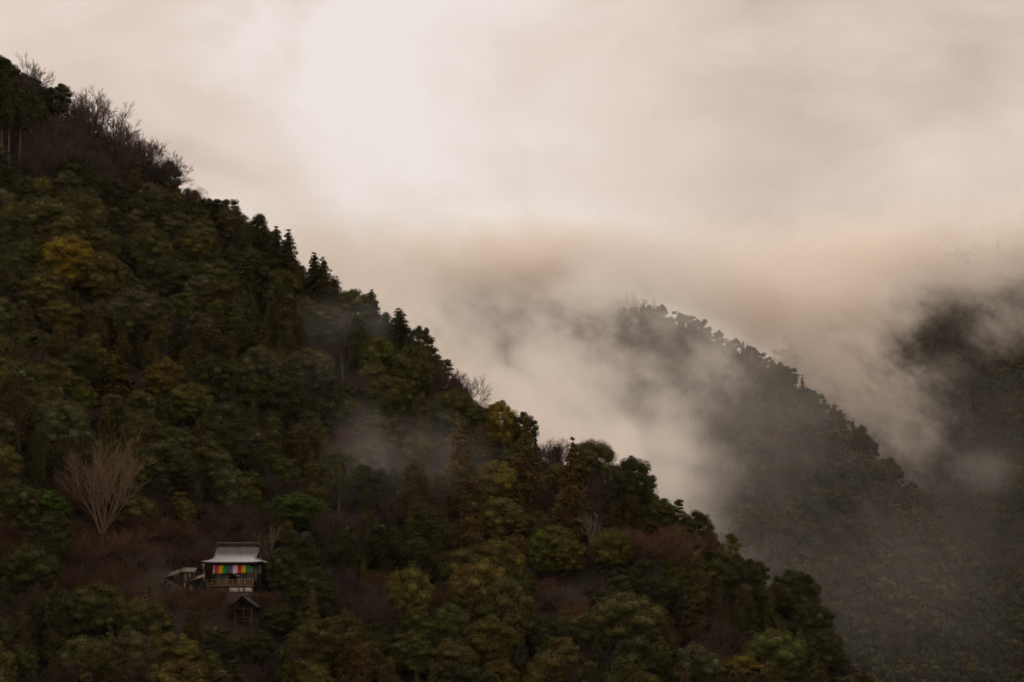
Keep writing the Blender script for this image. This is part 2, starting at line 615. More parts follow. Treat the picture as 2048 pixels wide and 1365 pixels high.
def bare(seed, H=9.0, spread=0.9, limbs=6, levels=4, kids=4, trunk=0.22, rad=None, twig=0.013, up=0.35, ascend=0.0, tips=5, lean=(0, 0), straight=0.12, open_=1.0):
    """leafless tree: trunk and limbs in one Acc, twigs in the other"""
    g = np.random.default_rng(seed)
    tr, crn = Acc(), Acc()
    rad = rad or 0.020 * H
    L0 = H * trunk
    ln = np.array([lean[0], lean[1], 0.0])

    def grow(p, d, length, r, lev):
        n = 4 if lev < levels else 3
        pts, q = [p], p.copy()
        dd = d.copy()
        for k in range(n):
            dd = dd + g.normal(0, straight, 3) + np.array([0, 0, up * (0.10 if lev > 1 else 0.05)])
            dd /= np.linalg.norm(dd)
            q = q + dd * length / n
            pts.append(q.copy())
        r1 = max(twig, r * 0.45)
        tube(tr if lev <= 2 else crn, pts, np.linspace(r, r1, n + 1), 5 if lev <= 1 else (4 if lev == 2 else 3), g.uniform())
        if lev >= levels:
            return
        m = kids + (1 if lev == levels - 1 else 0) + (tips - kids if lev == levels - 1 else 0)
        for k in range(m):
            f = g.uniform(0.30, 1.0) if k < m - 1 else 1.0
            j = f * n
            b = int(min(n - 1, math.floor(j)))
            bp = pts[b] + (pts[b + 1] - pts[b]) * (j - b)
            ax = g.normal(0, 1, 3)
            ax -= dd * ax.dot(dd)
            ax /= np.linalg.norm(ax) + 1e-9
            nd = dd * (1.0 - 0.2 * spread) + ax * (spread if open_ == 1.0 else 0.75) * g.uniform(0.45, 0.95) + np.array([0, 0, up * 0.6])
            nd /= np.linalg.norm(nd)
            grow(bp, nd, length * g.uniform(0.48, 0.72), max(twig, r * 0.55 * (1.1 - 0.4 * f)), lev + 1)

    top = np.array([g.normal(0, 0.15), g.normal(0, 0.15), L0]) + ln * L0
    tube(tr, [np.array([0, 0, -0.8]), top * 0.5 + np.array([g.normal(0, 0.1), 0, 0]), top], [rad * 1.25, rad, rad * 0.85], 7)
    for k in range(limbs):
        a = k * 6.283 / limbs + g.normal(0, 0.35)
        inc = spread * open_ * g.uniform(0.2 if open_ > 1 else 0.35, 0.95) if k else 0.08
        d = np.array([math.cos(a) * inc, math.sin(a) * inc, 1.0 - ascend * 0.0]) + ln
        d /= np.linalg.norm(d)
        st = top * (g.uniform(0.72, 1.0) if ascend == 0 else g.uniform(0.45, 1.25))
        grow(st, d, (H - L0) * g.uniform(0.42, 0.60) * (1.3 if open_ > 1 else 1), rad * (0.36 if open_ > 1 else 0.6), 1)
    return tr, crn


def pine(seed, H=11.0, W=6.0, plates=13, leaves=620, leaf=0.34, low=0.35, flat=False):
    """open-topped pine: a crooked stem carrying flat pads of needles"""
    g = np.random.default_rng(seed)
    tr, crn = Acc(), Acc()
    zz = np.linspace(-0.8, H * 0.95, 8)
    wob = np.cumsum(g.normal(0, 0.16, (8, 2)), 0)
    tube(tr, np.column_stack([wob[:, 0], wob[:, 1], zz]), np.linspace(0.02 * H, 0.03, 8), 6)
    for k in range(plates):
        t = (k + 0.5) / plates
        z = H * (low + (1 - low) * t)
        rr = W / 2 * (1 - t) ** 0.55 * g.uniform(0.45, 1.0)
        a = k * 2.4 + g.normal(0, 0.3)
        sx = np.interp(z, zz, wob[:, 0])
        sy = np.interp(z, zz, wob[:, 1])
        c = np.array([sx + math.cos(a) * rr, sy + math.sin(a) * rr, z])
        tube(tr, [np.array([sx, sy, z - 0.4 - 0.2 * rr]), (np.array([sx, sy, z - 0.3]) + c) / 2, c], [0.07, 0.05, 0.02], 4)
        n = leaves
        e = sphere_dirs(n, g, -0.4)
        pr = W * (0.21 if flat else 0.17) * g.uniform(0.7, 1.3)
        P = c + e * g.uniform(0.4, 1.15, n)[:, None] * np.array([pr, pr, pr * (0.45 if flat else 0.85)])
        Nn = np.array([0, 0, 0.8]) + e * 0.6 + g.normal(0, 0.5, (n, 3))
        V, Q = leaf_quads(P, Nn, leaf * g.uniform(0.5, 1.2, n), 0.35, g)
        crn.add(V, Q, a=g.uniform())
        iv, it = ico()
        crn.add(c + iv * pr * np.array([0.6, 0.6, 0.25]), t=it, a=0.4)
    return tr, crn


class Kind:
    """a tree shape shared by its copies"""

    def __init__(self, name, arrs, crown_mat, bark_mat, H, W, mid=0.62):
        tr, crn = arrs
        self.tm, self.cm = tr.mesh(name + '_trunk', True), crn.mesh(name + '_crown')
        self.tm.materials.append(bark_mat)
        self.cm.materials.append(crown_mat)
        self.H, self.W, self.mid, self.name = H, W, mid, name
        if name == 'broadleaf':
            self.mid = 0.58


BROAD = [Kind('broadleaf', broadleaf(100 + i, 10, w, lb, 400, 0.225, base=b, flat=fl), M_LEAF, M_BARK, 10, w)
         for i, (w, lb, b, fl) in enumerate(((8.0, 40, 0.06, 1.0), (9.2, 46, 0.10, 1.0), (7.2, 34, 0.05, 1.0), (8.6, 52, 0.08, 1.0), (7.8, 30, 0.12, 1.0), (10.0, 50, 0.12, 1.0), (6.6, 28, 0.05, 1.0)))]
FINE = [Kind('fine_leaved', broadleaf(140 + i, 8, w, 44, 300, 0.23, base=0.08, flat=1.0), M_LEAF, M_BARK, 8, w) for i, w in enumerate((8.5, 7.6))]
CEDAR = [Kind('cedar', cedar(200 + i, 15, w, 10000, 0.40, base=b, power=p, ragged=rg), M_NEEDLE, M_BARK, 15, w, 0.5)
         for i, (w, b, p, rg) in enumerate(((5.4, 0.06, 0.92, 0.12), (4.8, 0.08, 0.85, 0.15), (6.2, 0.06, 0.95, 0.12), (5.0, 0.12, 0.78, 0.18)))]
HINOKI = [Kind('cypress', cedar(230 + i, 12, w, 11000, 0.36, base=0.1, power=p, droop=0.2, ragged=0.22), M_NEEDLE, M_BARK, 12, w, 0.52)
          for i, (w, p) in enumerate(((6.6, 0.50), (7.4, 0.42), (5.8, 0.55)))]
TALL = [Kind('tall_cedar', cedar(250 + i, 20, 5.0, 7000, 0.42, base=0.56, power=0.6, ragged=0.2), M_NEEDLE, M_BROWNB, 20, 5.0, 0.78) for i in range(2)]
BARE = [Kind('bare', bare(300 + i, 9, sp, lm, 4, 4, trk, None, 0.017, 0.30, tips=8), M_TWIG, M_BARK, 9, w, 0.62)
        for i, (sp, lm, trk, w) in enumerate(((0.85, 7, 0.22, 8.0), (0.7, 6, 0.30, 6.5), (1.0, 7, 0.16, 9.0), (0.8, 8, 0.10, 8.0)))]
FUZZ = [Kind('twiggy', bare(330 + i, 6.5, sp, 10, 4, 5, 0.08, 0.08, 0.013, 0.30, tips=7), M_TWIG, M_BROWNB, 6.5, 7.0, 0.55) for i, sp in enumerate((0.95, 0.85, 1.1))]
PINE = [Kind('pine', pine(350 + i, 11, w, pl), M_NEEDLE, M_BARK, 11, w, 0.65) for i, (w, pl) in enumerate(((5.6, 24), (4.4, 18)))]
PALEB = [Kind('pale_bare', bare(370 + i, 9, 0.75, 5, 4, 3, 0.25, 0.16, 0.016, 0.3, tips=4), M_TWIG, M_PALE, 9, 6.5, 0.6) for i in range(2)]
GINKGO = Kind('ginkgo', bare(381, 13.5, 1.0, 18, 4, 4, 0.16, 0.26, 0.014, 0.34, ascend=1.0, tips=5, straight=0.05, open_=1.05), M_TWIG, M_TAN, 13.5, 12.5, 0.5)
LAYER = Kind('layered', pine(391, 6.0, 9.0, 12, 700, 0.34, 0.45, True), M_NEEDLE, M_BARK, 6.0, 9.0, 0.65)

# colours of leaves and twigs (reflectance)
GREEN, DARK, OLIVE = (0.073, 0.068, 0.019), (0.046, 0.044, 0.014), (0.102, 0.083, 0.020)
GOLD, BRIGHT, GREY = (0.20, 0.135, 0.014), (0.088, 0.088, 0.014), (0.082, 0.074, 0.033)
RUST, BROWNG = (0.080, 0.053, 0.019), (0.070, 0.056, 0.018)
TW_BROWN, TW_RED, TW_TAN, TW_PALE, TW_DARK = (0.080, 0.052, 0.040), (0.120, 0.058, 0.034), (0.17, 0.112, 0.070), (0.20, 0.165, 0.125), (0.064, 0.044, 0.036)




def plant(kind, base, height, width, color, rz, name, tilt=(0, 0)):
    root = empty(name, tuple(base), rz)
    sx, sz = width / kind.W, height / kind.H
    root.scale = (sx, sx, sz)
    root.rotation_euler = (tilt[0], tilt[1], rz)
    for part, me in (('trunk', kind.tm), ('crown', kind.cm)):
        o = bpy.data.objects.new(part, me)
        o.parent = root
        o.color = (*color, 1)
        COL.objects.link(o)
    return root


def place_px(kind, px, py, wpx, color, hpx=None, ridge=None, lift=None, rz=None):
    """stand a tree on the hillside so that the middle of its crown shows at a pixel of the photograph"""
    ridge = ridge or near
    scale = 0.07 if ridge is near else 0.18
    for _ in range(4):
        W = wpx * scale
        H = hpx * scale if hpx else W * kind.H / kind.W
        p = ridge.hit(px, py, kind.mid * H if lift is None else lift)
        if p is None:
            return None
        scale = p[1] / F
    return p, H, W


# hand-set trees: kind, px, py (crown middle), width px, height px or None, colour, label, short reference or None
NAMES = {'broadleaf': ('evergreen_tree', 'evergreen tree'), 'fine_leaved': ('evergreen_tree', 'evergreen tree'), 'cedar': ('cedar_tree', 'cedar'), 'cypress': ('cypress_tree', 'cypress'), 'tall_cedar': ('cedar_tree', 'cedar'),
         'bare': ('bare_tree', 'bare tree'), 'twiggy': ('bare_tree', 'bare tree'), 'pale_bare': ('bare_tree', 'bare tree'), 'pine': ('pine_tree', 'pine'), 'ginkgo': ('bare_tree', 'bare tree'), 'layered': ('evergreen_tree', 'evergreen tree')}
B, C, H_, BA, FZ = BROAD, CEDAR, HINOKI, BARE, FUZZ
HAND = [
    # along the crest, from the top down
    (B[2], 8, 175, 90, 90, DARK, 'dark evergreen at the very top of the ridge in the corner', 'the ridge-top corner evergreen'),
    (BA[1], 66, 168, 80, 130, TW_BROWN, 'bare fan-shaped tree topmost on the skyline', 'the topmost bare tree'),
    (B[4], 105, 208, 80, 60, DARK, 'dark bushy evergreen on the skyline between two bare trees', 'the dark skyline evergreen'),
    (BA[0], 184, 228, 105, 130, TW_BROWN, 'bare tree with round fan crown high on the skyline', 'the round bare skyline tree'),
    (BA[1], 235, 268, 90, 130, TW_BROWN, 'bare tree leaning out just below the round bare skyline tree', 'the leaning bare tree'),
    (BA[3], 288, 318, 100, 120, TW_BROWN, 'bare twiggy tree midway along the leafless skyline stretch', 'the middle leafless skyline tree'),
    (BA[0], 345, 345, 80, 100, TW_BROWN, 'bare tree ending the leafless skyline stretch, lowest of that row', 'the last leafless skyline tree'),
    (FZ[0], 385, 398, 60, 60, TW_BROWN, 'low brown thicket tree on the skyline above the first conifer', 'the low skyline thicket tree'),
    (PINE[1], 434, 428, 44, 80, DARK, 'small dark pine with a pointed top, highest conifer on skyline', 'the highest skyline pine'),
    (B[6], 468, 452, 66, 80, BROWNG, 'brown-green bushy tree on the skyline between two small pines', 'the brown-green skyline tree'),
    (PINE[0], 516, 472, 60, 110, DARK, 'ragged open-topped pine standing out on the upper skyline', 'the ragged skyline pine'),
    (C[1], 552, 520, 40, 110, BROWNG, 'narrow brownish cedar on skyline, upper of a close pair', 'the upper paired cedar'),
    (C[0], 576, 532, 46, 120, DARK, 'dark blunt cedar on skyline, lower of a close pair', 'the lower paired cedar'),
    (C[1], 628, 572, 40, 110, DARK, 'slim dark pointed cedar midway down the skyline', 'the slim dark cedar'),
    (C[2], 646, 590, 62, 120, BROWNG, 'broad brown-green cedar just beside the slim dark one', 'the broad skyline cedar'),
    (H_[0], 668, 600, 60, 100, DARK, 'dark cypress bulging over the mist on the skyline', 'the bulging cypress'),
    (B[0], 708, 632, 90, 80, GREEN, 'rounded green evergreen on skyline between cedars', 'the rounded skyline evergreen'),
    (C[1], 743, 640, 40, 100, DARK, 'small pointed cedar rising from the rounded skyline evergreens', 'the small pointed cedar'),
    (H_[2], 772, 665, 50, 90, GREEN, 'green bushy cypress between two pointed skyline cedars', 'the green bushy cypress'),
    (C[3], 798, 680, 52, 100, DARK, 'twin-topped dark cedar on the middle skyline', 'the twin-topped cedar'),
    (B[2], 838, 712, 60, 90, DARK, 'dark lumpy evergreen above the big brown twig dome', 'the dark lumpy evergreen'),
    (FZ[0], 885, 775, 110, 100, TW_BROWN, 'large brown dome of bare twigs against the mist', 'the big brown twig dome'),
    (FZ[1], 925, 790, 80, 80, TW_BROWN, 'smaller brown bare tree at the lower edge of the twig dome', 'the lesser twig dome'),
    (BA[2], 985, 818, 70, 50, TW_BROWN, 'spreading bare tree on skyline above the golden-topped evergreen', 'the spreading bare tree'),
    (B[3], 1000, 858, 66, 80, (0.170, 0.120, 0.018), 'golden-topped round evergreen beside the mist near the ridge', 'the golden-topped evergreen'),
    (B[4], 1048, 862, 56, 60, DARK, 'dark evergreen on skyline just downhill of the golden-topped one', 'the dark mid-skyline evergreen'),
    (FZ[2], 1105, 905, 80, 70, TW_BROWN, 'bare brown twig crown on skyline behind two tall cedars', 'the twig crown behind the cedars'),
    (B[1], 1188, 935, 90, 80, GREEN, 'green flat-domed evergreen on the skyline beyond the dark pointed cedar', 'the flat-domed evergreen'),
    (B[3], 1262, 985, 96, 100, DARK, 'heavy dark evergreen bulging over the mist on lower skyline', 'the heavy dark evergreen'),
    (PINE[1], 1352, 1032, 46, 80, OLIVE, 'small open-crowned olive tree standing clear of the lower skyline', 'the small open-crowned tree'),
    (B[0], 1392, 1062, 66, 60, DARK, 'low dark evergreen above the red-brown thicket', 'the low dark evergreen'),
    (FZ[2], 1345, 1095, 175, 120, TW_RED, 'wide red-brown bare tree with dense twigs near the lower skyline', 'the wide red-brown tree'),
    (FZ[0], 1262, 1090, 90, 80, TW_RED, 'reddish bare tree at the uphill edge of the wide red-brown one', 'the lesser red-brown tree'),
    (B[6], 1456, 1108, 48, 60, BRIGHT, 'small leafy green tree at the skyline below the red-brown thicket', 'the small leafy skyline tree'),
    (BA[3], 1500, 1138, 60, 60, TW_DARK, 'thin dark bare tree leaning off the lower skyline', 'the thin lower bare tree'),
    (B[2], 1480, 1168, 80, 80, DARK, 'dark bushy evergreen below the thin lower bare tree', None),
    (B[3], 1592, 1205, 96, 90, DARK, 'dark many-domed evergreen on the lower skyline', 'the many-domed evergreen'),
    (B[0], 1626, 1262, 80, 90, DARK, 'dark evergreen under the many-domed one at the lower ridge', None),
    (B[1], 1650, 1318, 90, 80, DARK, 'last dark evergreen at the foot of the ridge', 'the last evergreen of the ridge'),
    (FZ[1], 1690, 1345, 70, 50, TW_DARK, 'dark bare shrub-like tree at the lowest end of the ridge', None),
    # tall cedars with bare stems in the corner
    (TALL[0], 6, 195, 66, 240, DARK, 'tall cedar with bare pale stem at the picture edge', 'the tall edge cedar'),
    (TALL[1], 20, 205, 60, 240, DARK, 'tall cedar with the palest straight stem of three', 'the pale-stemmed cedar'),
    (TALL[0], 42, 215, 60, 200, BROWNG, 'tall cedar with slim stem on the inner side of the trio', 'the inner tall cedar'),
    # upper slope
    (B[3], 132, 535, 110, 90, GOLD, 'yellow-gold evergreen with the brightest crown on the upper slope', 'the yellow-gold evergreen'),
    (B[0], 88, 600, 90, 80, OLIVE, 'olive evergreen just below the yellow-gold one', 'the olive evergreen under the gold'),
    (B[5], 200, 560, 96, 80, (0.095, 0.075, 0.018), 'olive-brown domed evergreen beside the yellow-gold one', 'the olive-brown dome'),
    (B[4], 120, 645, 80, 70, OLIVE, 'yellowish evergreen well below the gold crown on the dark slope', None),
    (B[1], 300, 515, 100, 80, GREEN, 'broad green dome right of the gold crown on upper slope', 'the broad green dome'),
    (B[0], 355, 470, 80, 70, GREY, 'grey-green evergreen dome high on the slope under the brown woods', 'the grey-green upper dome'),
    (B[6], 225, 450, 50, 50, GREY, 'small grey-green tree alone among darker upper crowns', 'the small grey-green tree'),
    (B[3], 395, 500, 70, 60, OLIVE, 'olive rounded tree inside the upper slope near the ragged pine', None),
    (B[5], 330, 570, 110, 80, DARK, 'wide dark dome in the middle of the upper slope', 'the wide dark dome'),
    (B[2], 220, 600, 66, 60, RUST, 'rusty brown leafy crown on the upper slope', 'the rusty upper crown'),
    (B[0], 265, 640, 110, 90, GREY, 'large grey-green dome below the rusty upper crown', 'the large grey-green dome'),
    (H_[1], 400, 690, 120, 130, BROWNG, 'large feathery brown-green cypress in the middle of the slope', 'the feathery cypress'),
    (H_[0], 475, 660, 100, 120, GREEN, 'feathery dark green cypress uphill beside the brown-green one', 'the dark feathery cypress'),
    (C[0], 500, 575, 60, 120, BROWNG, 'brownish cedar inside the slope below the ragged pine', None),
    (C[2], 238, 722, 50, 90, RUST, 'small rust-brown pointed cedar on the shaded slope', 'the small rust cedar'),
    (C[3], 226, 778, 70, 120, (0.110, 0.082, 0.016), 'yellow-olive cedar directly below the small rust one', 'the yellow-olive cedar'),
    (B[6], 165, 800, 60, 70, (0.085, 0.083, 0.015), 'yellow-green small evergreen left of the yellow-olive cedar', 'the yellow-green small evergreen'),
    (B[4], 328, 768, 80, 80, (0.120, 0.085, 0.016), 'orange-olive domed tree on the shaded slope', 'the orange-olive dome'),
    (B[6], 384, 748, 46, 40, BRIGHT, 'small bright green tuft of a tree above the orange-olive dome', 'the small bright tuft'),
    (B[3], 380, 815, 90, 70, (0.100, 0.098, 0.020), 'yellow-green crown in a wisp of mist in mid slope', 'the misty yellow-green crown'),
    (B[1], 520, 748, 90, 80, GREY, 'grey-green misty dome, left of two in mid slope', 'the misty grey dome'),
    (B[5], 622, 752, 100, 80, GREY, 'grey-green misty dome, right of two in mid slope', 'the second misty grey dome'),
    (B[2], 512, 790, 60, 60, GREEN, 'green round tree tucked under the two misty grey domes', None),
    (BA[2], 640, 700, 90, 70, TW_BROWN, 'misty bare tree in the middle of the slope', 'the misty bare tree'),
    (PALEB[0], 685, 715, 50, 90, TW_BROWN, 'thin pale-stemmed bare tree beside the misty bare one', None),
    (B[0], 640, 655, 90, 70, GREEN, 'green dome just under the skyline cedars', 'the dome under the skyline cedars'),
    (B[1], 755, 722, 76, 70, BRIGHT, 'fresh green dome below the twin-topped cedar', 'the fresh green dome'),
    (B[3], 825, 758, 84, 100, GREEN, 'tall green evergreen beside the big brown twig dome', 'the tall green evergreen'),
    (B[0], 778, 812, 90, 90, GREEN, 'round green dome with a pale gap beneath it', 'the round green dome'),
    (B[4], 745, 765, 60, 60, OLIVE, 'olive round tree between fresh green and round green domes', None),
    (B[5], 905, 835, 110, 80, GREEN, 'broad spreading green evergreen under the brown twig dome', 'the broad spreading evergreen'),
    (B[2], 700, 835, 54, 60, GREEN, 'small green tree left of the round green dome', None),
    (C[0], 918, 945, 60, 190, (0.130, 0.085, 0.028), 'rust-brown pointed cedar below the broad spreading evergreen', 'the rust pointed cedar'),
    (C[2], 1052, 945, 64, 185, (0.100, 0.068, 0.021), 'stout brown cedar with twin tip under the golden-topped evergreen', 'the stout brown cedar'),
    (C[0], 1146, 995, 56, 190, (0.092, 0.057, 0.019), 'tall dark pointed cedar standing out by the ridge', 'the tall pointed cedar'),
    (B[6], 962, 920, 46, 60, GREEN, 'small green tree between the rust cedar and stout brown cedar', None),
    (B[3], 992, 985, 100, 90, (0.150, 0.115, 0.022), 'yellow-olive domed tree below the stout brown cedar', 'the yellow-olive dome'),
    (B[1], 1000, 1052, 108, 80, (0.095, 0.080, 0.020), 'olive dome directly below the yellow-olive one', 'the olive dome under it'),
    (FINE[0], 1106, 1085, 96, 80, BRIGHT, 'fresh green round tree left of the white-branched bare tree', 'the fresh green round tree'),
    (B[2], 1080, 1125, 70, 60, BRIGHT, 'green leafy tree below the fresh green round one', None),
    (B[0], 1140, 1120, 70, 60, OLIVE, 'olive leafy tree below the fresh green round one, nearer the white-branched tree', None),
    (PALEB[1], 1186, 1060, 66, 100, TW_PALE, 'white-branched bare tree on the lower slope', 'the white-branched tree'),
    (B[5], 1226, 1108, 84, 70, (0.090, 0.078, 0.016), 'olive spreading tree right of the white-branched one', 'the olive spreading tree'),
    (C[1], 1226, 1048, 34, 80, RUST, 'small rust cone-shaped cedar above the olive spreading tree', 'the small rust cone'),
    (FZ[0], 1200, 985, 90, 80, TW_BROWN, 'brown bare tree between tall pointed cedar and heavy dark evergreen', 'the brown bare tree by the cedar'),
    (FZ[1], 1098, 1005, 80, 80, TW_DARK, 'dark bare tree in shade between two tall cedars', None),
    (B[2], 1310, 1035, 70, 60, GREEN, 'green evergreen between the heavy dark evergreen and the wide red-brown tree', None),
    (H_[2], 592, 905, 80, 110, RUST, 'rust-brown cypress in the middle of the lower slope', 'the rust cypress'),
    (H_[0], 545, 868, 70, 90, GREEN, 'green cypress uphill beside the rust one', None),
    (B[3], 755, 885, 100, 80, GREY, 'grey-green dome wrapped in thin mist on lower slope', 'the mist-wrapped dome'),
    (B[1], 735, 925, 80, 70, GREY, 'pale grey-green evergreen below the mist-wrapped dome', None),
    (BA[3], 778, 1020, 90, 80, TW_BROWN, 'bare fan-shaped tree under the drifting mist', 'the fan-shaped bare tree'),
    (TALL[1], 679, 950, 40, 150, GREY, 'slim evergreen on a pale straight stem in the mist', 'the slim pale-stemmed tree'),
    (B[5], 830, 915, 80, 70, GREEN, 'green dome uphill of the drifting mist', None),
    (H_[1], 880, 1000, 70, 110, BROWNG, 'brown-green cypress at the edge of the drifting mist', None),
    # lower slope round the temple
    (GINKGO, 205, 1005, 150, 175, TW_TAN, 'great bare tree with upswept tan branches on the lower slope', 'the great upswept bare tree'),
    (FINE[0], 88, 1010, 96, 70, (0.052, 0.072, 0.010), 'bright green rounded tree beside the great bare tree', 'the green tree by the great bare tree'),
    (FINE[1], 585, 1022, 130, 80, (0.050, 0.070, 0.011), 'bright green mound of a tree uphill of the temple hall', 'the bright green mound'),
    (FZ[0], 262, 1095, 120, 90, TW_RED, 'red-brown bare tree under the great upswept bare tree', 'the red-brown tree under it'),
    (FZ[1], 168, 1110, 110, 80, TW_RED, 'reddish bare tree at the foot of the great bare tree', None),
    (FZ[2], 345, 1068, 110, 80, (0.090, 0.044, 0.026), 'red-brown bare tree uphill left of the temple hall', 'the red tree above the hut'),
    (BA[3], 372, 1120, 60, 60, (0.10, 0.075, 0.045), 'small bare tree with tan limbs above the little hut', None),
    (FZ[0], 440, 1050, 110, 80, TW_BROWN, 'brown bare tree directly behind the temple roof', 'the bare tree behind the hall'),
    (FZ[1], 505, 1055, 90, 80, TW_BROWN, 'brown bare tree uphill of the ridge end of the temple roof', None),
    (PALEB[0], 541, 1085, 56, 90, (0.20, 0.15, 0.07), 'pale yellowish bare tree at the corner of the temple hall', 'the pale tree by the hall'),
    (FZ[2], 345, 1205, 120, 70, (0.080, 0.038, 0.020), 'red-brown bare thicket tree below the little hut', 'the thicket tree below the hut'),
    (FZ[0], 425, 1212, 100, 60, (0.085, 0.038, 0.020), 'red-brown bare thicket tree below the temple deck', None),
    (FZ[1], 535, 1208, 60, 50, (0.085, 0.040, 0.020), 'small red-brown bare tree beside the little gate roof', None),
    (B[0], 566, 1150, 70, 80, DARK, 'very dark evergreen touching the side of the temple hall', None),
    (FZ[0], 432, 1192, 66, 34, (0.085, 0.040, 0.022), 'low red-brown thicket under the railing end of the temple deck', None),
    (FZ[2], 384, 1186, 60, 34, (0.080, 0.040, 0.024), 'low red-brown thicket in front of the tiny hut', None),
    (FZ[1], 516, 1196, 44, 30, (0.085, 0.040, 0.022), 'low red-brown thicket under the plastered corner of the temple base', None),
    (B[4], 556, 1248, 66, 60, DARK, 'dark evergreen beside the little gate', None),
    (B[6], 446, 1300, 70, 60, DARK, 'dark evergreen in front of the little gate, below the pickets', None),
    (B[2], 512, 1300, 70, 60, DARK, 'dark evergreen in front of the little gate, below its rail fence', None),
    (H_[0], 610, 1120, 90, 110, DARK, 'dark cypress just right of the temple hall', 'the dark cypress by the hall'),
    (B[3], 622, 1200, 100, 90, DARK, 'dark evergreen downhill of the dark cypress by the hall', None),
    (H_[1], 690, 1110, 100, 110, DARK, 'dark cypress second from the hall in the row', 'the second dark cypress'),
    (H_[2], 762, 1100, 96, 110, (0.040, 0.042, 0.012), 'olive-topped cypress third from the hall in the row', 'the third cypress'),
    (H_[0], 835, 1120, 96, 110, DARK, 'dark cypress fourth from the hall in the row', 'the fourth dark cypress'),
    (B[0], 195, 1225, 110, 90, GREEN, 'dark green evergreen downhill of the great bare tree', 'the evergreen below the great bare tree'),
    (B[1], 285, 1258, 110, 90, GREEN, 'glossy green evergreen near the bottom below the thicket', 'the glossy bottom evergreen'),
    (B[5], 55, 1150, 110, 90, DARK, 'very dark evergreen low at the picture edge', 'the dark edge evergreen'),
    (B[3], 345, 1325, 110, 80, OLIVE, 'olive evergreen at the bottom below the little gate', None),
    (B[2], 820, 1320, 90, 80, GREEN, 'green evergreen at the bottom of the slope under the cypress row', None),
    (B[5], 1250, 1255, 150, 100, GREEN, 'large green evergreen with domed crown near the bottom', 'the large bottom evergreen'),
    (BA[2], 1110, 1190, 80, 70, (0.12, 0.09, 0.065), 'tangled pale-twigged bare tree above the large bottom evergreen', 'the tangled bare tree'),
    (LAYER, 1482, 1340, 110, 60, (0.120, 0.090, 0.016), 'yellowish flat-layered tree at the bottom of the slope', 'the yellowish layered tree'),
    (C[1], 1385, 1245, 50, 110, RUST, 'rust-brown cedar standing in the lower slope near the large evergreen', 'the lower rust cedar'),
    (H_[2], 1490, 1220, 70, 110, BROWNG, 'brown-green cypress near the foot of the ridge', 'the lower brown cypress'),
    (B[4], 1155, 1275, 90, 80, GREEN, 'green evergreen between the tangled bare tree and the bottom edge', None),
]

taken = []                     # px, py, half-width px, depth


def register(px, py, w, depth, ref=None):
    taken.append((px, py, w / 2, depth, ref))


SPOTS = []                     # world x, y, radius of every standing tree
for kind, px, py, w, hpx, color, label, ref in HAND:
    r = place_px(kind, px, py, w, color, hpx)
    drop = 0
    while r is None:           # its crown stands clear of the crest: let it down until it stands on it
        drop += 5
        r = place_px(kind, px, py + drop, w, color, hpx)
    if drop:
        r = (r[0], r[1] + drop * 0.6 * r[0][1] / F, r[2])
    p, Hm, Wm = r
    if kind.name == 'broadleaf':
        Hm *= 1.2
    if kind.name == 'cedar':
        Wm *= 1.75
        Hm *= 1.15
    nm, cat = NAMES[kind.name]
    root = plant(kind, p, Hm, Wm, color, rng.uniform(0, 6.28), nm)
    tag(root, label, cat.split()[-1] if cat != 'evergreen tree' else 'tree', 'trees on the near hillside')
    register(px, py, w, p[1], ref)
    SPOTS.append((p[0], p[1], Wm / 2))

# ---- fill the rest of the near hillside
KEEP = [(396, 1072, 552, 1186), (455, 1192, 522, 1272), (330, 1128, 410, 1172), (400, 1112, 416, 1190), (422, 1250, 440, 1268)]     # the buildings stay in view


KEEP_CEDARS = [(890, 855, 946, 990), (1016, 858, 1088, 1000), (1118, 908, 1174, 1050)]     # so do the three tall cedars


def overlaps(px, py, w, h, boxes=None):
    for x0, y0, x1, y1 in boxes or KEEP:
        if px + w * 0.5 > x0 and px - w * 0.5 < x1 and py + h * 0.5 > y0 and py - h * 0.5 < y1:
            return True
    return False


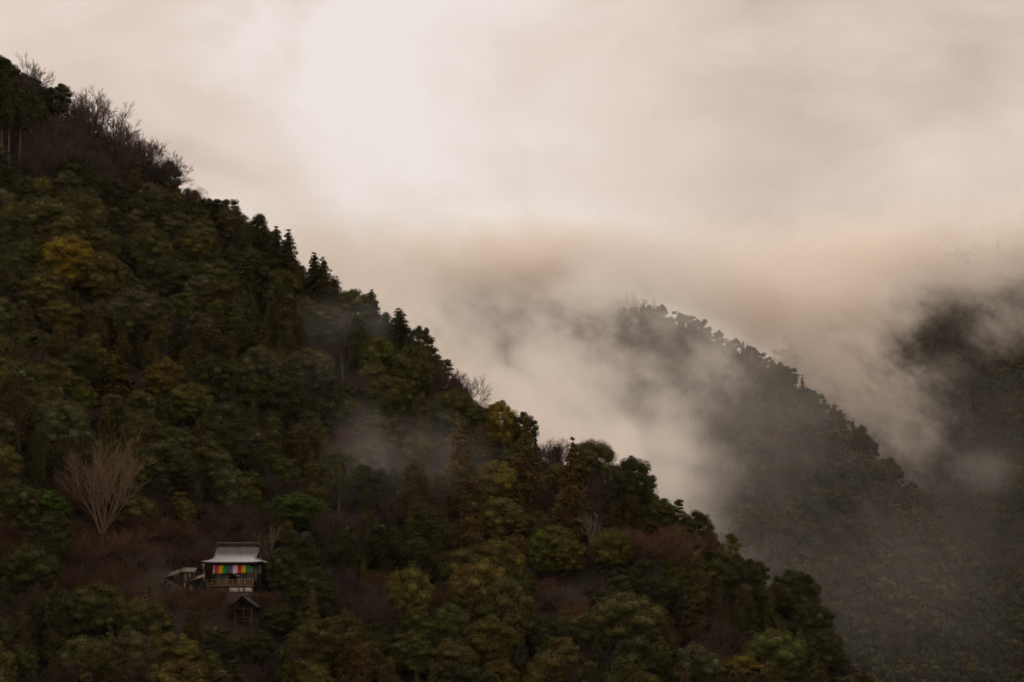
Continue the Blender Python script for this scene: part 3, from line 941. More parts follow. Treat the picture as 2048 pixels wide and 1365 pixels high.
def pick_kind(px, py, g):
    """which kind grows where on the hillside"""
    n = mnoise.noise((px * 0.006, py * 0.006, 4.2))
    u = g.uniform()
    if py < 340 and px < 400:
        if px < 90 and py < 260:
            return B[g.integers(0, 7)], DARK, 'dark'
        if u < 0.5:
            return FZ[g.integers(0, 3)], TW_BROWN, 'brown'
        return (BA[g.integers(0, 4)], TW_DARK if u < 0.6 else TW_BROWN, 'brown') if u < 0.9 else (B[g.integers(0, 7)], DARK, 'dark')
    if py > 1020 and px < 560 and py < 1230:
        if u < 0.6:
            return FZ[g.integers(0, 3)], (0.080, 0.040, 0.022), 'red-brown'
        return B[g.integers(0, 7)], DARK, 'dark'
    if px < 430 and py < 640:
        c = [(GREEN, 'green'), (DARK, 'dark green'), (GREY, 'grey-green'), (OLIVE, 'olive')][g.choice(4, p=[0.35, 0.30, 0.25, 0.10])]
        return B[g.integers(0, 7)], *c
    if 430 <= px < 760 and py < 740:
        if u < 0.42:
            c = [(BROWNG, 'brown-green'), (DARK, 'dark green')][g.integers(0, 2)]
            return (C[g.integers(0, 4)] if g.uniform() < 0.45 else H_[g.integers(0, 3)]), *c
        return B[g.integers(0, 7)], *[(GREEN, 'green'), (DARK, 'dark green'), (BROWNG, 'brown-green')][g.integers(0, 3)]
    if u < 0.16 + 0.2 * n:
        return FZ[g.integers(0, 3)], *[(TW_BROWN, 'brown'), (TW_DARK, 'dark brown'), (TW_RED, 'red-brown')][g.choice(3, p=[0.4, 0.4, 0.2])]
    if u < 0.40 + 0.1 * n:
        c = [(BROWNG, 'brown-green'), (DARK, 'dark green'), (RUST, 'rust-brown')][g.choice(3, p=[0.4, 0.35, 0.25])]
        return (C[g.integers(0, 4)] if g.uniform() < 0.4 else H_[g.integers(0, 3)]), *c
    c = [(GREEN, 'green'), (DARK, 'dark green'), (GREY, 'grey-green'), (OLIVE, 'olive')][g.choice(4, p=[0.34, 0.34, 0.12, 0.20])]
    return B[g.integers(0, 7)], *c


FILL = []
g = np.random.default_rng(21)
cand = np.column_stack([g.uniform(-112, 75, 16000), g.uniform(262, 440, 16000)])
cand2 = np.column_stack([g.uniform(-105, 70, 6000), g.uniform(262, 425, 6000)])
for ci, (x, y) in enumerate(np.concatenate([cand, cand2])):
    gap = ci >= len(cand)
    yc = float(near.crest_y(x))
    if y > yc + 5:
        continue
    z = float(near.h(x, y))
    bx, by, _ = to_px((x, y, z))
    if bx < -70 or bx > 2100 or by < 60 or by > 1500:
        continue
    kind, color, word = pick_kind(bx, by - 60, g)
    if gap and kind.name == 'broadleaf':
        kind, (color, word) = H_[g.integers(0, 3)], [(BROWNG, 'brown-green'), (DARK, 'dark green'), (GREEN, 'green'), (DARK, 'dark green')][g.integers(0, 4)]
    s = g.choice([g.uniform(0.48, 0.75), g.uniform(0.7, 0.95), g.uniform(0.9, 1.15)], p=[0.16, 0.50, 0.34])
    if gap:
        s = g.uniform(0.5, 0.8)
    Wm, Hm = kind.W * s * 0.86, kind.H * s * g.uniform(0.78, 1.0)
    if kind.name == 'cedar':
        Hm *= 0.72
        Wm *= 0.85
    if kind.name in ('broadleaf', 'cypress'):
        Hm *= 0.92
    if any((x - a) ** 2 + (y - b) ** 2 < ((0.63 if kind.name not in ('bare', 'twiggy') else 0.42) * (0.82 if gap else 1.0) * (rr + Wm / 2)) ** 2 for a, b, rr in SPOTS):
        continue
    qx, qy, _ = to_px((x, y, z + kind.mid * Hm))
    tx, ty, _ = to_px((x, y, z + Hm))
    wpx, hpx = Wm * F / y, Hm * F / y
    if ty > 1372 or qx + wpx / 2 < -4:
        continue
    if overlaps(qx, qy, wpx * 0.95, hpx * 0.9) and y < T0[1] + 6:
        continue
    if overlaps(qx, qy, wpx * 0.8, hpx * 0.8, KEEP_CEDARS) and y < 352:
        continue
    # do not rise above the skyline the photograph shows
    sky_y = np.interp(qx, [c[0] for c in CREST], [c[1] for c in CREST])
    slack = 34 if kind.name == 'bare' else (16 if kind.name == 'twiggy' else 3)
    if ty < sky_y - slack:
        k2 = (by - sky_y + slack) / (by - ty)
        if k2 < 0.45:
            continue
        Hm *= k2
        Wm *= (k2 + 1) / 2
        qx, qy, _ = to_px((x, y, z + kind.mid * Hm))
        wpx = Wm * F / y
    bad = False
    for lx, ly, lw, ld, ref in taken:
        if y < ld + 2 and abs(qx - lx) < 0.62 * (lw + wpx / 2) and abs(qy - ly) < 0.52 * (lw + wpx / 2) + 4:
            bad = True
            break
    if bad:
        continue
    color = tuple(np.array(color) * g.uniform(0.8, 1.2) * (1 + g.normal(0, 0.05, 3)))
    SPOTS.append((x, y, Wm / 2))
    FILL.append((kind, (x, y, z), Hm, Wm, color, word, qx, qy, wpx))

REFS = [(a, b, w, ref) for a, b, w, d, ref in taken if ref] + [(464, 1130, 50, 'the temple hall'), (486, 1215, 30, 'the little gate')]
rows = {}
for f in FILL:
    kind, p, Hm, Wm, color, word, qx, qy, wpx = f
    a, b, w, ref = min(REFS, key=lambda r: math.hypot(r[0] - qx, (r[1] - qy) * 1.1))
    dx, dy = qx - a, qy - b
    where = ('right of' if dx > 0 else 'left of') if abs(dx) > 1.3 * abs(dy) else ('downhill of' if dy > 0 else 'uphill of')
    nm, cat = NAMES[kind.name]
    noun = {'broadleaf': 'evergreen', 'cedar': 'cedar', 'cypress': 'cypress', 'bare': 'bare tree', 'twiggy': 'bare tree'}[kind.name]
    rows.setdefault(f'{word} {noun} {where} {ref}', []).append((math.hypot(dx, dy), f, nm, cat))
ORD = ['nearest', 'second nearest', 'third nearest', 'fourth nearest', 'fifth nearest', 'sixth nearest', 'seventh nearest', 'eighth nearest', 'ninth nearest', 'tenth nearest', 'eleventh nearest', 'twelfth nearest', 'thirteenth nearest', 'fourteenth nearest', 'fifteenth nearest', 'sixteenth nearest', 'seventeenth nearest', 'eighteenth nearest', 'nineteenth nearest', 'twentieth nearest', 'farthest']
for text, lst in rows.items():
    lst.sort(key=lambda r: r[0])
    for k, (dd, f, nm, cat) in enumerate(lst):
        kind, p, Hm, Wm, color, word, qx, qy, wpx = f
        root = plant(kind, p, Hm, Wm, color, g.uniform(0, 6.28), nm, (g.normal(0, 0.03), g.normal(0, 0.03)))
        label = text if len(lst) == 1 else ORD[min(k, len(ORD) - 1)] + ' ' + text
        tag(root, label, cat.split()[-1] if cat != 'evergreen tree' else 'tree', 'trees on the near hillside')
print('near trees', len(HAND), len(FILL))

# ------------------------------------------------------------------ undergrowth of the near hillside (one mass)
g = np.random.default_rng(31)
acc_v, acc_q, acc_c, nn = [], [], [], 0
n = 6500
x, y = g.uniform(-115, 85, n), g.uniform(255, 436, n)
ok = y < near.crest_y(x) + 6
x, y = x[ok], y[ok]
n_low = len(x)
xe = g.uniform(-95, 60, 1000)
x, y = np.concatenate([x, xe]), np.concatenate([y, near.crest_y(xe) + g.uniform(-7, 7, 1000)])
z = near.h(x, y)
for k in range(len(x)):
    if math.hypot(x[k] - T0[0], y[k] - T0[1] - 2.6) < 5.2:
        continue
    m = 34
    r = g.uniform(0.7, 1.5) if k < n_low else g.uniform(1.2, 2.3)
    m = m if k < n_low else 90
    e = sphere_dirs(m, g, -0.1)
    P = np.array([x[k], y[k], z[k] + 0.2]) + e * g.uniform(0.5, 1.0, m)[:, None] * np.array([r, r, r * 0.75])
    V, Q = leaf_quads(P, e + g.normal(0, 0.5, (m, 3)) + np.array([0, 0, 0.4]), g.uniform(0.25, 0.6, m), 0.5, g)
    base = np.array([DARK, GREEN, BROWNG, (0.045, 0.024, 0.013), (0.05, 0.028, 0.014)][g.integers(0, 5)])
    acc_v.append(V)
    acc_q.append(Q + nn)
    acc_c.append(np.tile(base, (len(V), 1)))
    nn += len(V)
me = mesh_np('undergrowth', np.concatenate(acc_v), np.concatenate(acc_q), None, {'col': np.concatenate(acc_c)})
tag(link('undergrowth', me, M_UNDER), kind='stuff')

# ------------------------------------------------------------------ woods on the farther mountains
def far_protos(leaves, leaf, lobes):
    out = []
    for i in range(5):
        out.append(('b', broadleaf(500 + i, 9, 7.6, lobes, leaves, leaf, base=0.02, far=True)[1].arrays(), 9, 7.6))
    for i in range(3):
        out.append(('c', cedar(520 + i, 11, 5.4, leaves * lobes, leaf * 0.9, base=0.05, far=True)[1].arrays(), 11, 5.4))
    for i in range(3):                                   # leafless crowns: slivers of twig standing out from the crown
        gg = np.random.default_rng(540 + i)
        m = int(leaves * lobes * 1.3)
        e = sphere_dirs(m, gg, -0.3)
        P = np.array([0, 0, 4.2]) + e * gg.uniform(0.35, 1.0, m)[:, None] ** 0.6 * np.array([3.6, 3.6, 3.4])
        ac = Acc()
        V, Q = leaf_quads(P, np.cross(e, gg.normal(size=(m, 3))), leaf * gg.uniform(0.9, 1.7, m), 0.2, gg, e + np.array([0, 0, 0.7]) + gg.normal(0, 0.3, (m, 3)))
        ac.add(V, Q)
        out.append(('t', ac.arrays(), 8, 7.2))
    return out


def far_wood(name, ridge, spacing, protos, xr, yr, seed, keep=None, singles=None, big=lambda y: 1.0):
    g = np.random.default_rng(seed)
    V, Q, T, Cc, nn, cnt = [], [], [], [], 0, 0
    nx, ny = int((xr[1] - xr[0]) / spacing), int((yr[1] - yr[0]) / spacing)
    for i in range(nx):
        for j in range(ny):
            x = xr[0] + (i + 0.5 + 0.5 * (j % 2) + g.uniform(-0.42, 0.42)) * spacing
            y = yr[0] + (j + 0.5 + g.uniform(-0.42, 0.42)) * spacing
            if y > float(ridge.crest_y(x)) + spacing:
                continue
            z = float(ridge.h(x, y))
            px, py, _ = to_px((x, y, z))
            if px < 560 or px > 2090 or py > 1440 or (keep and not keep(px, py)):
                continue
            if y > 500 and py > np.interp(px, [c[0] for c in CREST], [c[1] for c in CREST]) + 130:
                continue                                 # hidden behind the near hillside
            n = mnoise.noise((x * 0.02, y * 0.02, seed))
            u = g.uniform() + 0.35 * n
            if u < 0.60:
                pr = protos[g.integers(0, 5)]
                col = np.array([(0.060, 0.060, 0.024), (0.046, 0.048, 0.020), (0.090, 0.078, 0.022), (0.038, 0.040, 0.018)][g.choice(4, p=[0.35, 0.3, 0.15, 0.2])])
            elif u < 0.74:
                pr = protos[5 + g.integers(0, 3)]
                col = np.array([(0.034, 0.036, 0.018), (0.055, 0.042, 0.02)][g.integers(0, 2)])
            else:
                pr = protos[8 + g.integers(0, 3)]
                col = np.array([(0.085, 0.060, 0.046), (0.095, 0.052, 0.036)][g.integers(0, 2)])
            s = g.uniform(0.78, 1.15) * (1.25 if g.uniform() < 0.06 else 1) * big(y)
            col = col * g.uniform(0.72, 1.08)
            if singles is not None and singles(px, py, x, y, z, s, pr[0], col):
                continue
            v, q, t, _a = pr[1]
            a = g.uniform(0, 6.28)
            ca, sa = math.cos(a), math.sin(a)
            w = v * s
            w = np.column_stack([w[:, 0] * ca - w[:, 1] * sa + x, w[:, 0] * sa + w[:, 1] * ca + y, w[:, 2] + z - 1.2 * s])
            V.append(w)
            Q.append(q + nn)
            if len(t):
                T.append(t + nn)
            Cc.append(np.tile(col, (len(w), 1)))
            nn += len(w)
            cnt += 1
    me = mesh_np(name, np.concatenate(V), np.concatenate(Q), np.concatenate(T) if T else None, {'col': np.concatenate(Cc)})
    o = tag(link(name, me, M_FAR), kind='stuff')
    print(name, cnt, len(me.polygons))
    return o


P_MID = far_protos(26, 0.9, 8)
P_FAR = far_protos(20, 1.3, 6)
# trees on the misty middle mountain that stand out one by one: those of its crest
SING = []


def single(px, py, x, y, z, s, k, col):
    cy_ = float(mid.crest_y(x))
    if 1255 < px < 1800 and cy_ - 9.5 < y < cy_ + 2 and z > 20:
        SING.append((px, x, y, z, s, k, tuple(col)))
        return True
    return False


far_wood('middle_forest', mid, 5.3, P_MID, (-60, 240), (600, 990), 3, singles=single, big=lambda y: np.interp(y, [650, 940], [1.25, 0.72]))
far_wood('back_forest', back, 8.0, P_FAR, (-120, 200), (1230, 1480), 4, keep=lambda px, py: 560 < px < 1640 and py < 900)
far_wood('far_forest', east, 5.8, P_FAR, (100, 330), (880, 1350), 5, keep=lambda px, py: px > 1500 and py < 1330)
P_SING = far_protos(120, 0.55, 13)
SK = []
for t_, arr, h_, w_ in P_SING:
    v, q, t, a = arr
    me = mesh_np('ridge_tree_crown', v, q, t, {'lobe': np.full(len(v), 0.5)})
    me.materials.append(M_LEAF if t_ == 'b' else (M_NEEDLE if t_ == 'c' else M_TWIG))
    tk = Acc()
    tube(tk, np.array([(0, 0, -0.8), (0.05, 0, 2.0), (0, 0.05, h_ * 0.6)]), [0.24, 0.18, 0.06], 6)
    tm = tk.mesh('ridge_tree_trunk', True)
    tm.materials.append(M_BARK)
    SK.append((t_, tm, me))
NTH = ['first', 'second', 'third', 'fourth', 'fifth', 'sixth', 'seventh', 'eighth', 'ninth', 'tenth', 'eleventh', 'twelfth', 'thirteenth', 'fourteenth', 'fifteenth', 'sixteenth', 'seventeenth', 'eighteenth', 'nineteenth', 'twentieth']
cnt = {}
g = np.random.default_rng(77)
for px, x, y, z, s, k, col in sorted(SING):
    opts = [r for r in SK if r[0] == k]
    _, tm, cm = opts[g.integers(0, len(opts))]
    nm, noun, cat = {'b': ('evergreen_tree', 'rounded evergreen', 'tree'), 'c': ('cedar_tree', 'pointed cedar', 'cedar'), 't': ('bare_tree', 'leafless tree', 'tree')}[k]
    root = empty(nm, (x, y, z - 2.2 * s), g.uniform(0, 6.28))
    s *= 0.9
    root.scale = (s, s, s * (1.0 if k != 'c' else 0.85))
    for part, me in (('trunk', tm), ('crown', cm)):
        o = bpy.data.objects.new(part, me)
        o.parent = root
        o.color = (*col, 1)
        COL.objects.link(o)
    i_ = cnt.get(k, 0)
    cnt[k] = i_ + 1
    word = NTH[i_] if i_ < 20 else NTH[i_ - 20] + ' after twenty'
    tag(root, f'{word} {noun} down the misty middle crest from its summit', cat, 'trees on the crest of the middle mountain')
print('crest singles', len(SING))

# ------------------------------------------------------------------ the temple hall
def box(acc, x0, x1, y0, y1, z0, z1):
    v = np.array([(x, y, z) for z in (z0, z1) for y in (y0, y1) for x in (x0, x1)], float)
    q = [(0, 2, 3, 1), (4, 5, 7, 6), (0, 1, 5, 4), (2, 6, 7, 3), (0, 4, 6, 2), (1, 3, 7, 5)]
    acc.add(v, q)


def box_part(name, mat, parent, *b):
    a = Acc()
    for bb in (b if isinstance(b[0], (tuple, list)) else (b,)):
        box(a, *bb)
    return link(name, a.mesh(name), mat, parent)


def slab(acc, G, off):
    """closed slab: grid of points G (n, m, 3) and the same grid moved by off"""
    n, m = G.shape[:2]
    A, Bq = G.reshape(-1, 3), (G + np.asarray(off)).reshape(-1, 3)
    i = np.arange(n * m).reshape(n, m)
    q = np.stack([i[:-1, :-1], i[:-1, 1:], i[1:, 1:], i[1:, :-1]], -1).reshape(-1, 4)
    k = n * m
    rim = np.concatenate([i[0, :], i[1:, -1], i[-1, -2::-1], i[-2:0:-1, 0]])
    r2 = np.roll(rim, -1)
    sides = np.stack([r2, rim, rim + k, r2 + k], -1)
    acc.add(np.concatenate([A, Bq]), np.concatenate([q, q[:, ::-1] + k, sides]))


def plain(name, c, rough=0.7, var=0.25, scale=4.0, stretch=(1, 1, 1), bump=0.0):
    c = np.array(c)
    return noisy_mat(name, tuple(c * (1 - var)), tuple(np.minimum(c * (1 + var), 0.9)), scale, rough, bump, stretch=stretch)


def roof_mat():
    m, nt, b = new_mat('shingled_roof')
    t = nt.nodes.new('ShaderNodeTexCoord')
    w = nt.nodes.new('ShaderNodeTexWave')
    w.bands_direction = 'Z'
    set_in(w, Scale=2.6, Distortion=0.6, Detail=2.0)
    n = nt.nodes.new('ShaderNodeTexNoise')
    set_in(n, Scale=1.6, Detail=7.0, Roughness=0.65)
    mp = nt.nodes.new('ShaderNodeMapping')
    mp.inputs['Scale'].default_value = (1.5, 0.4, 0.6)
    nt.links.new(t.outputs['Object'], mp.inputs['Vector'])
    nt.links.new(mp.outputs[0], n.inputs['Vector'])
    nt.links.new(t.outputs['Object'], w.inputs['Vector'])
    r = nt.nodes.new('ShaderNodeValToRGB')
    r.color_ramp.elements[0].position, r.color_ramp.elements[1].position = 0.3, 0.72
    r.color_ramp.elements[0].color = (0.098, 0.090, 0.088, 1)
    r.color_ramp.elements[1].color = (0.170, 0.157, 0.153, 1)
    nt.links.new(n.outputs[0], r.inputs['Fac'])
    mx = nt.nodes.new('ShaderNodeMix')
    mx.data_type = 'RGBA'
    mx.blend_type = 'MULTIPLY'
    mx.inputs[0].default_value = 0.22
    nt.links.new(r.outputs[0], mx.inputs[6])
    nt.links.new(w.outputs['Color'], mx.inputs[7])
    nt.links.new(mx.outputs[2], b.inputs['Base Color'])
    bp = nt.nodes.new('ShaderNodeBump')
    set_in(bp, Strength=0.3, Distance=0.03)
    nt.links.new(w.outputs['Fac'], bp.inputs['Height'])
    nt.links.new(bp.outputs[0], b.inputs['Normal'])
    set_in(b, Roughness=0.55)
    return m


M_ROOF = roof_mat()
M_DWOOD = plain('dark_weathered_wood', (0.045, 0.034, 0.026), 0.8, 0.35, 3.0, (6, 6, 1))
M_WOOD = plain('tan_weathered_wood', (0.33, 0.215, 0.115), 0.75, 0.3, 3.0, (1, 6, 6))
M_ORANGE = plain('orange_varnished_wood', (0.38, 0.185, 0.045), 0.6, 0.2, 3.0)
M_WHITE = plain('white_plaster', (0.60, 0.53, 0.46), 0.9, 0.12, 2.0)
M_GREYB = plain('grey_boards', (0.19, 0.165, 0.145), 0.8, 0.2, 3.0, (6, 6, 1))
M_SCREEN = plain('grey_lattice_screen', (0.13, 0.118, 0.105), 0.8, 0.2, 12.0)
M_GLASS = plain('dull_window_glass', (0.10, 0.095, 0.09), 0.12, 0.15, 1.5)
CLOTH = {k: plain(k + '_cloth', c, 0.9, 0.10, 5.0) for k, c in
         dict(red=(0.68, 0.045, 0.065), yellow=(0.78, 0.50, 0.012), green=(0.030, 0.30, 0.065), purple=(0.23, 0.095, 0.30), white=(0.76, 0.69, 0.68), orange=(0.62, 0.20, 0.02), pale_grey=(0.36, 0.34, 0.31), teal=(0.015, 0.10, 0.055)).items()}

temple = empty('temple_hall', tuple(T0 - np.array([0.3, 0, 0])), -R(4.5))
print('T0', T0, G0, HUT0)
tag(temple, 'small wooden temple hall with curved grey roof and railed deck on the slope', 'temple')
XC = 0.35
prof_z = np.array([6.09, 5.43, 4.86, 4.46, 4.18, 4.0, 3.86])
prof_y = np.array([3.4, 2.9, 2.05, 1.25, 0.42, -0.10, -0.65])
prof_w = np.array([2.70, 2.67, 2.67, 2.70, 3.02, 3.52, 3.92])
tt = np.linspace(0, 6, 25)
pz, py_, pw = (np.interp(tt, range(7), a) for a in (prof_z, prof_y, prof_w))
for a_ in (pz, py_, pw):                                   # round the corners of the profile
    a_[1:-1] = (a_[:-2] + 2 * a_[1:-1] + a_[2:]) / 4
YM = 3.4
REAR = 0.6
ss = np.linspace(-1, 1, 25)


def roof_grid(sign):
    G = np.zeros((25, 25, 3))
    for i_, (zz_, yy_, ww_) in enumerate(zip(pz, py_, pw)):
        lift = 0.12 * np.abs(ss) ** 5 * max(0.0, (tt[i_] - 3) / 3) ** 1.5
        G[i_] = np.column_stack([XC + ss * ww_, np.full(25, YM + (yy_ - YM if sign > 0 else (YM - yy_) * REAR)), zz_ + lift])
    return G


def ss_mesh(name, *grids, off=(0, 0, -0.14), mat=None, parent=None):
    a = Acc()
    for G_ in grids:
        slab(a, G_, off)
    return link(name, a.mesh(name, False), mat, parent)


roof = ss_mesh('roof', roof_grid(1), mat=M_ROOF, parent=temple)
ss_mesh('rear_slope', roof_grid(-1), mat=M_ROOF, parent=roof)
for sgn in (-1, 1):                                         # the hipped skirts under the gables
    G = np.zeros((9, 25, 3))
    for i_ in range(9):
        f = i_ / 8
        k = 12 + i_ * 1.5
        zz_ = np.interp(k, range(25), pz)
        ww_ = np.interp(k, range(25), pw)
        yf = np.interp(k, range(25), py_)
        yy_ = np.linspace(yf, YM + REAR * (YM - yf), 25)
        lift = 0.12 * np.abs(np.linspace(-1, 1, 25)) ** 5 * f ** 1.5
        G[i_] = np.column_stack([np.full(25, XC + sgn * (ww_ + 0.004)), yy_, zz_ + lift + 0.003])
    ss_mesh('side_skirt', G, mat=M_ROOF, parent=roof)
    # gable wall: between the two slopes
    a = Acc()
    front = [(y_, z_ - 0.10) for y_, z_ in zip(py_[:13], pz[:13])]
    G = np.zeros((2, len(front), 3))
    G[0] = [(XC + sgn * 2.45, y_, z_) for y_, z_ in front]
    G[1] = [(XC + sgn * 2.45, YM + REAR * (YM - y_), z_) for y_, z_ in front]
    slab(a, G, (sgn * 0.08, 0, 0))
    link('gable', a.mesh('gable'), M_DWOOD, roof)
    a = Acc()
    for sg in (1, -1):
        G = np.zeros((2, 13, 3))
        G[0] = [(XC + sgn * (pw[k] + 0.01), py_[k] if sg > 0 else YM + REAR * (YM - py_[k]), pz[k] + 0.02) for k in range(13)]
        G[1] = G[0] - np.array([0, 0, 0.30])
        slab(a, G, (sgn * 0.07, 0, 0))
    link('bargeboard', a.mesh('bargeboard'), M_GREYB, roof)
ridge_o = box_part('ridge', M_DWOOD, roof, (XC - 2.62, XC + 2.62, YM - 0.22, YM + 0.22, 6.0, 6.36))
box_part('ridge_cap', M_GREYB, ridge_o, (XC - 2.74, XC + 2.74, YM - 0.30, YM + 0.30, 6.362, 6.47))
for sgn in (-1, 1):
    box_part('ridge_end', M_DWOOD, ridge_o, (XC + sgn * 2.70 - 0.10, XC + sgn * 2.70 + 0.10, YM - 0.30, YM + 0.30, 5.86, 6.36))
# eaves: dark boards and rafters under the roof edge
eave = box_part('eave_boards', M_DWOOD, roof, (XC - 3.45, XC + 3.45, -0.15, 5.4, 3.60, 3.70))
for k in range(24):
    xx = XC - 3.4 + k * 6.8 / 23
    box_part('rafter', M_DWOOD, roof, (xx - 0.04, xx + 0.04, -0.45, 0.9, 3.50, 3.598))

# floor, deck, stilts
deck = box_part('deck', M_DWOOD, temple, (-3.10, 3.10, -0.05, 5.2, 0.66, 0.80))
for k in range(7):
    box_part('floor_board', M_WOOD, deck, (-3.12, 3.12, -0.08 + k * 0.15, 0.06 + k * 0.15, 0.803, 0.84))
for xx in (-3.0, -0.16, 1.16, 1.80, 2.97):
    box_part('stilt', M_DWOOD, temple, (xx - 0.06, xx + 0.06, 0.0, 0.12, -1.6, 0.66))
for xx in (-2.6, -1.4, -0.2, 1.0, 2.2, 2.9):
    box_part('stilt', M_DWOOD, temple, (xx - 0.08, xx + 0.08, 1.2, 1.36, -1.2, 0.66))
for x0, x1 in ((-0.09, 1.09), (1.23, 1.73), (1.87, 2.90)):
    box_part('base_panel', M_WHITE, temple, (x0, x1, 0.06, 0.11, 0.05, 0.655))
box_part('base_panel', M_GREYB, temple, (-2.93, -0.23, 0.35, 0.41, -0.3, 0.655))
# walls: posts, screens, window
for xx in (-2.15, -0.27, 0.66, 1.56, 2.93):
    box_part('post', M_DWOOD, temple, (xx - 0.07, xx + 0.07, 1.0, 1.14, 0.842, 3.6))
box_part('lintel', M_DWOOD, temple, (-2.22, 3.0, 0.985, 1.155, 2.42, 2.56))
box_part('lintel', M_DWOOD, temple, (-2.22, 3.0, 0.985, 1.155, 3.35, 3.5))
for x0, x1 in ((-2.07, -1.62), (-1.60, -0.97), (-0.95, -0.35), (0.74, 1.48)):
    s_ = box_part('screen', M_SCREEN, temple, (x0, x1, 1.04, 1.08, 0.842, 2.418))
    for k in range(1, 4):
        xx = x0 + (x1 - x0) * k / 4
        box_part('lattice_bar', M_GREYB, s_, (xx - 0.012, xx + 0.012, 1.02, 1.038, 0.86, 2.40))
win = box_part('window', M_GLASS, temple, (1.72, 2.78, 1.06, 1.09, 1.0, 2.28))
for bb in ((1.64, 2.85, 1.00, 1.11, 2.282, 2.41), (1.64, 2.85, 1.00, 1.11, 0.86, 0.98), (1.64, 1.715, 1.01, 1.10, 0.982, 2.28), (2.785, 2.85, 1.01, 1.10, 0.982, 2.28)):
    box_part('frame', M_ORANGE, win, bb)
for x0, x1 in ((-2.07, -0.35), (-0.19, 0.58), (0.74, 1.48), (1.64, 2.85)):
    box_part('upper_panel', M_WHITE, temple, (x0, x1, 1.06, 1.09, 2.562, 3.348))
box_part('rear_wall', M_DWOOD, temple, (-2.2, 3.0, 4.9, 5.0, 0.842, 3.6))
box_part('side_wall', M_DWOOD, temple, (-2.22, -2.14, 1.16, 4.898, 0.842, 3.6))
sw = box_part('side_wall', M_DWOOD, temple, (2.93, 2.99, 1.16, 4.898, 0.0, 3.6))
for y0, y1 in ((1.18, 1.85), (2.02, 2.72)):
    box_part('plaster_panel', M_WHITE, sw, (2.992, 3.02, y0, y1, 1.45, 3.48))
for yy in (1.935, 2.80, 3.9, 4.84):
    box_part('side_post', M_DWOOD if yy < 4.5 else M_GREYB, sw, (2.992, 3.06, yy - 0.06, yy + 0.06, 0.2, 3.55))
# railing
rail = box_part('railing', M_WOOD, temple, (-3.08, 3.10, -0.03, 0.04, 1.575, 1.635))
for z0, z1 in ((1.25, 1.31), (1.05, 1.10), (0.88, 0.94)):
    box_part('rail', M_WOOD, rail, (-2.98, 3.05, -0.015, 0.03, z0, z1))
for xx in (-2.24, -1.39, -0.53, 0.33, 1.16, 1.98, 2.96):
    box_part('baluster', M_WOOD, rail, (xx - 0.035, xx + 0.035, -0.045, -0.016, 0.85, 1.60))
box_part('corner_post', M_GREYB, rail, (-3.11, -2.99, -0.06, 0.06, 0.60, 1.72))
for z0, z1 in ((1.575, 1.635), (1.25, 1.31), (0.88, 0.94)):
    box_part('rail', M_WOOD, rail, (-3.08, -3.02, 0.062, 4.0, z0, z1))
# a white board beside the curtain and the notice over the doorway
box_part('white_board', M_WHITE, temple, (2.44, 2.86, 0.86, 0.89, 2.80, 3.26))
WORLD_T = Matrix.Translation(T0 - np.array([0.3, 0, 0])) @ Matrix.Rotation(-R(4.5), 4, 'Z')


def on_temple(name, label, cat, loc, group=None):
    o = empty(name, tuple(WORLD_T @ Vector(loc)), -R(4.5))
    return tag(o, label, cat, group)


nb = on_temple('notice', 'small white paper notice hung over the dark temple doorway', 'notice', (0.62, 0.96, 2.12))
box_part('paper', CLOTH['white'], nb, (-0.12, 0.45, 0.0, 0.012, 0.0, 0.14))
box_part('tag', CLOTH['white'], nb, (-0.17, -0.13, 0.0, 0.012, -0.07, 0.12))


def cloth_strip(name, mat, parent, x0, x1, y, z0, z1, seed, sway=0.05):
    gg = np.random.default_rng(seed)
    n, m = 8, 9
    G = np.zeros((n, m, 3))
    ph = gg.uniform(0, 6.28)
    for i_ in range(n):
        f = i_ / (n - 1)
        u = np.linspace(0, 1, m)
        G[i_] = np.column_stack([x0 + (x1 - x0) * u + sway * f * math.sin(ph), y + (0.02 + 0.06 * f) * np.sin(u * 9 + ph) - 0.03 * f, np.full(m, z1 + (z0 - z1) * f) + 0.03 * f * np.sin(u * 4 + ph)])
    a = Acc()
    slab(a, G, (0, 0.008, 0))
    return link(name, a.mesh(name, True), mat, parent)


cur = on_temple('curtain', 'five-coloured striped curtain hanging under the front eave of the temple', 'curtain', (0, 0, 0))
cuts = [(355, 384, 'white'), (386, 483, 'red'), (485, 577, 'yellow'), (580, 698, 'green'), (700, 794, 'purple'), (796, 904, 'white'), (906, 1004, 'red'), (1006, 1094, 'yellow'), (1097, 1180, 'green')]
for k, (c0, c1, cc) in enumerate(cuts):
    x0, x1 = ((c / 11.37 - 64) * 0.065 - 0.17 for c in (c0, c1))
    cloth_strip('strip', CLOTH[cc], cur, x0 + 0.14, x1 + 0.14, 0.12 + 0.012 * (k % 2), 2.40 + 0.06 * (k > 6), 3.50, 40 + k)
side = on_temple('curtain', 'pale grey curtain hanging along the shaded side wall of the temple', 'curtain', (0, 0, 0))
for k in range(4):
    a = Acc()
    G = np.zeros((5, 9, 3))
    for i_ in range(5):
        u = np.linspace(0, 1, 9)
        G[i_] = np.column_stack([3.14 + 0.05 * np.sin(u * 8 + k), 2.88 + (k + u) * 0.48, np.full(9, 3.5 - 1.05 * i_ / 4)])
    slab(a, G, (0.008, 0, 0))
    link('panel', a.mesh('panel', True), CLOTH['pale_grey'], side)
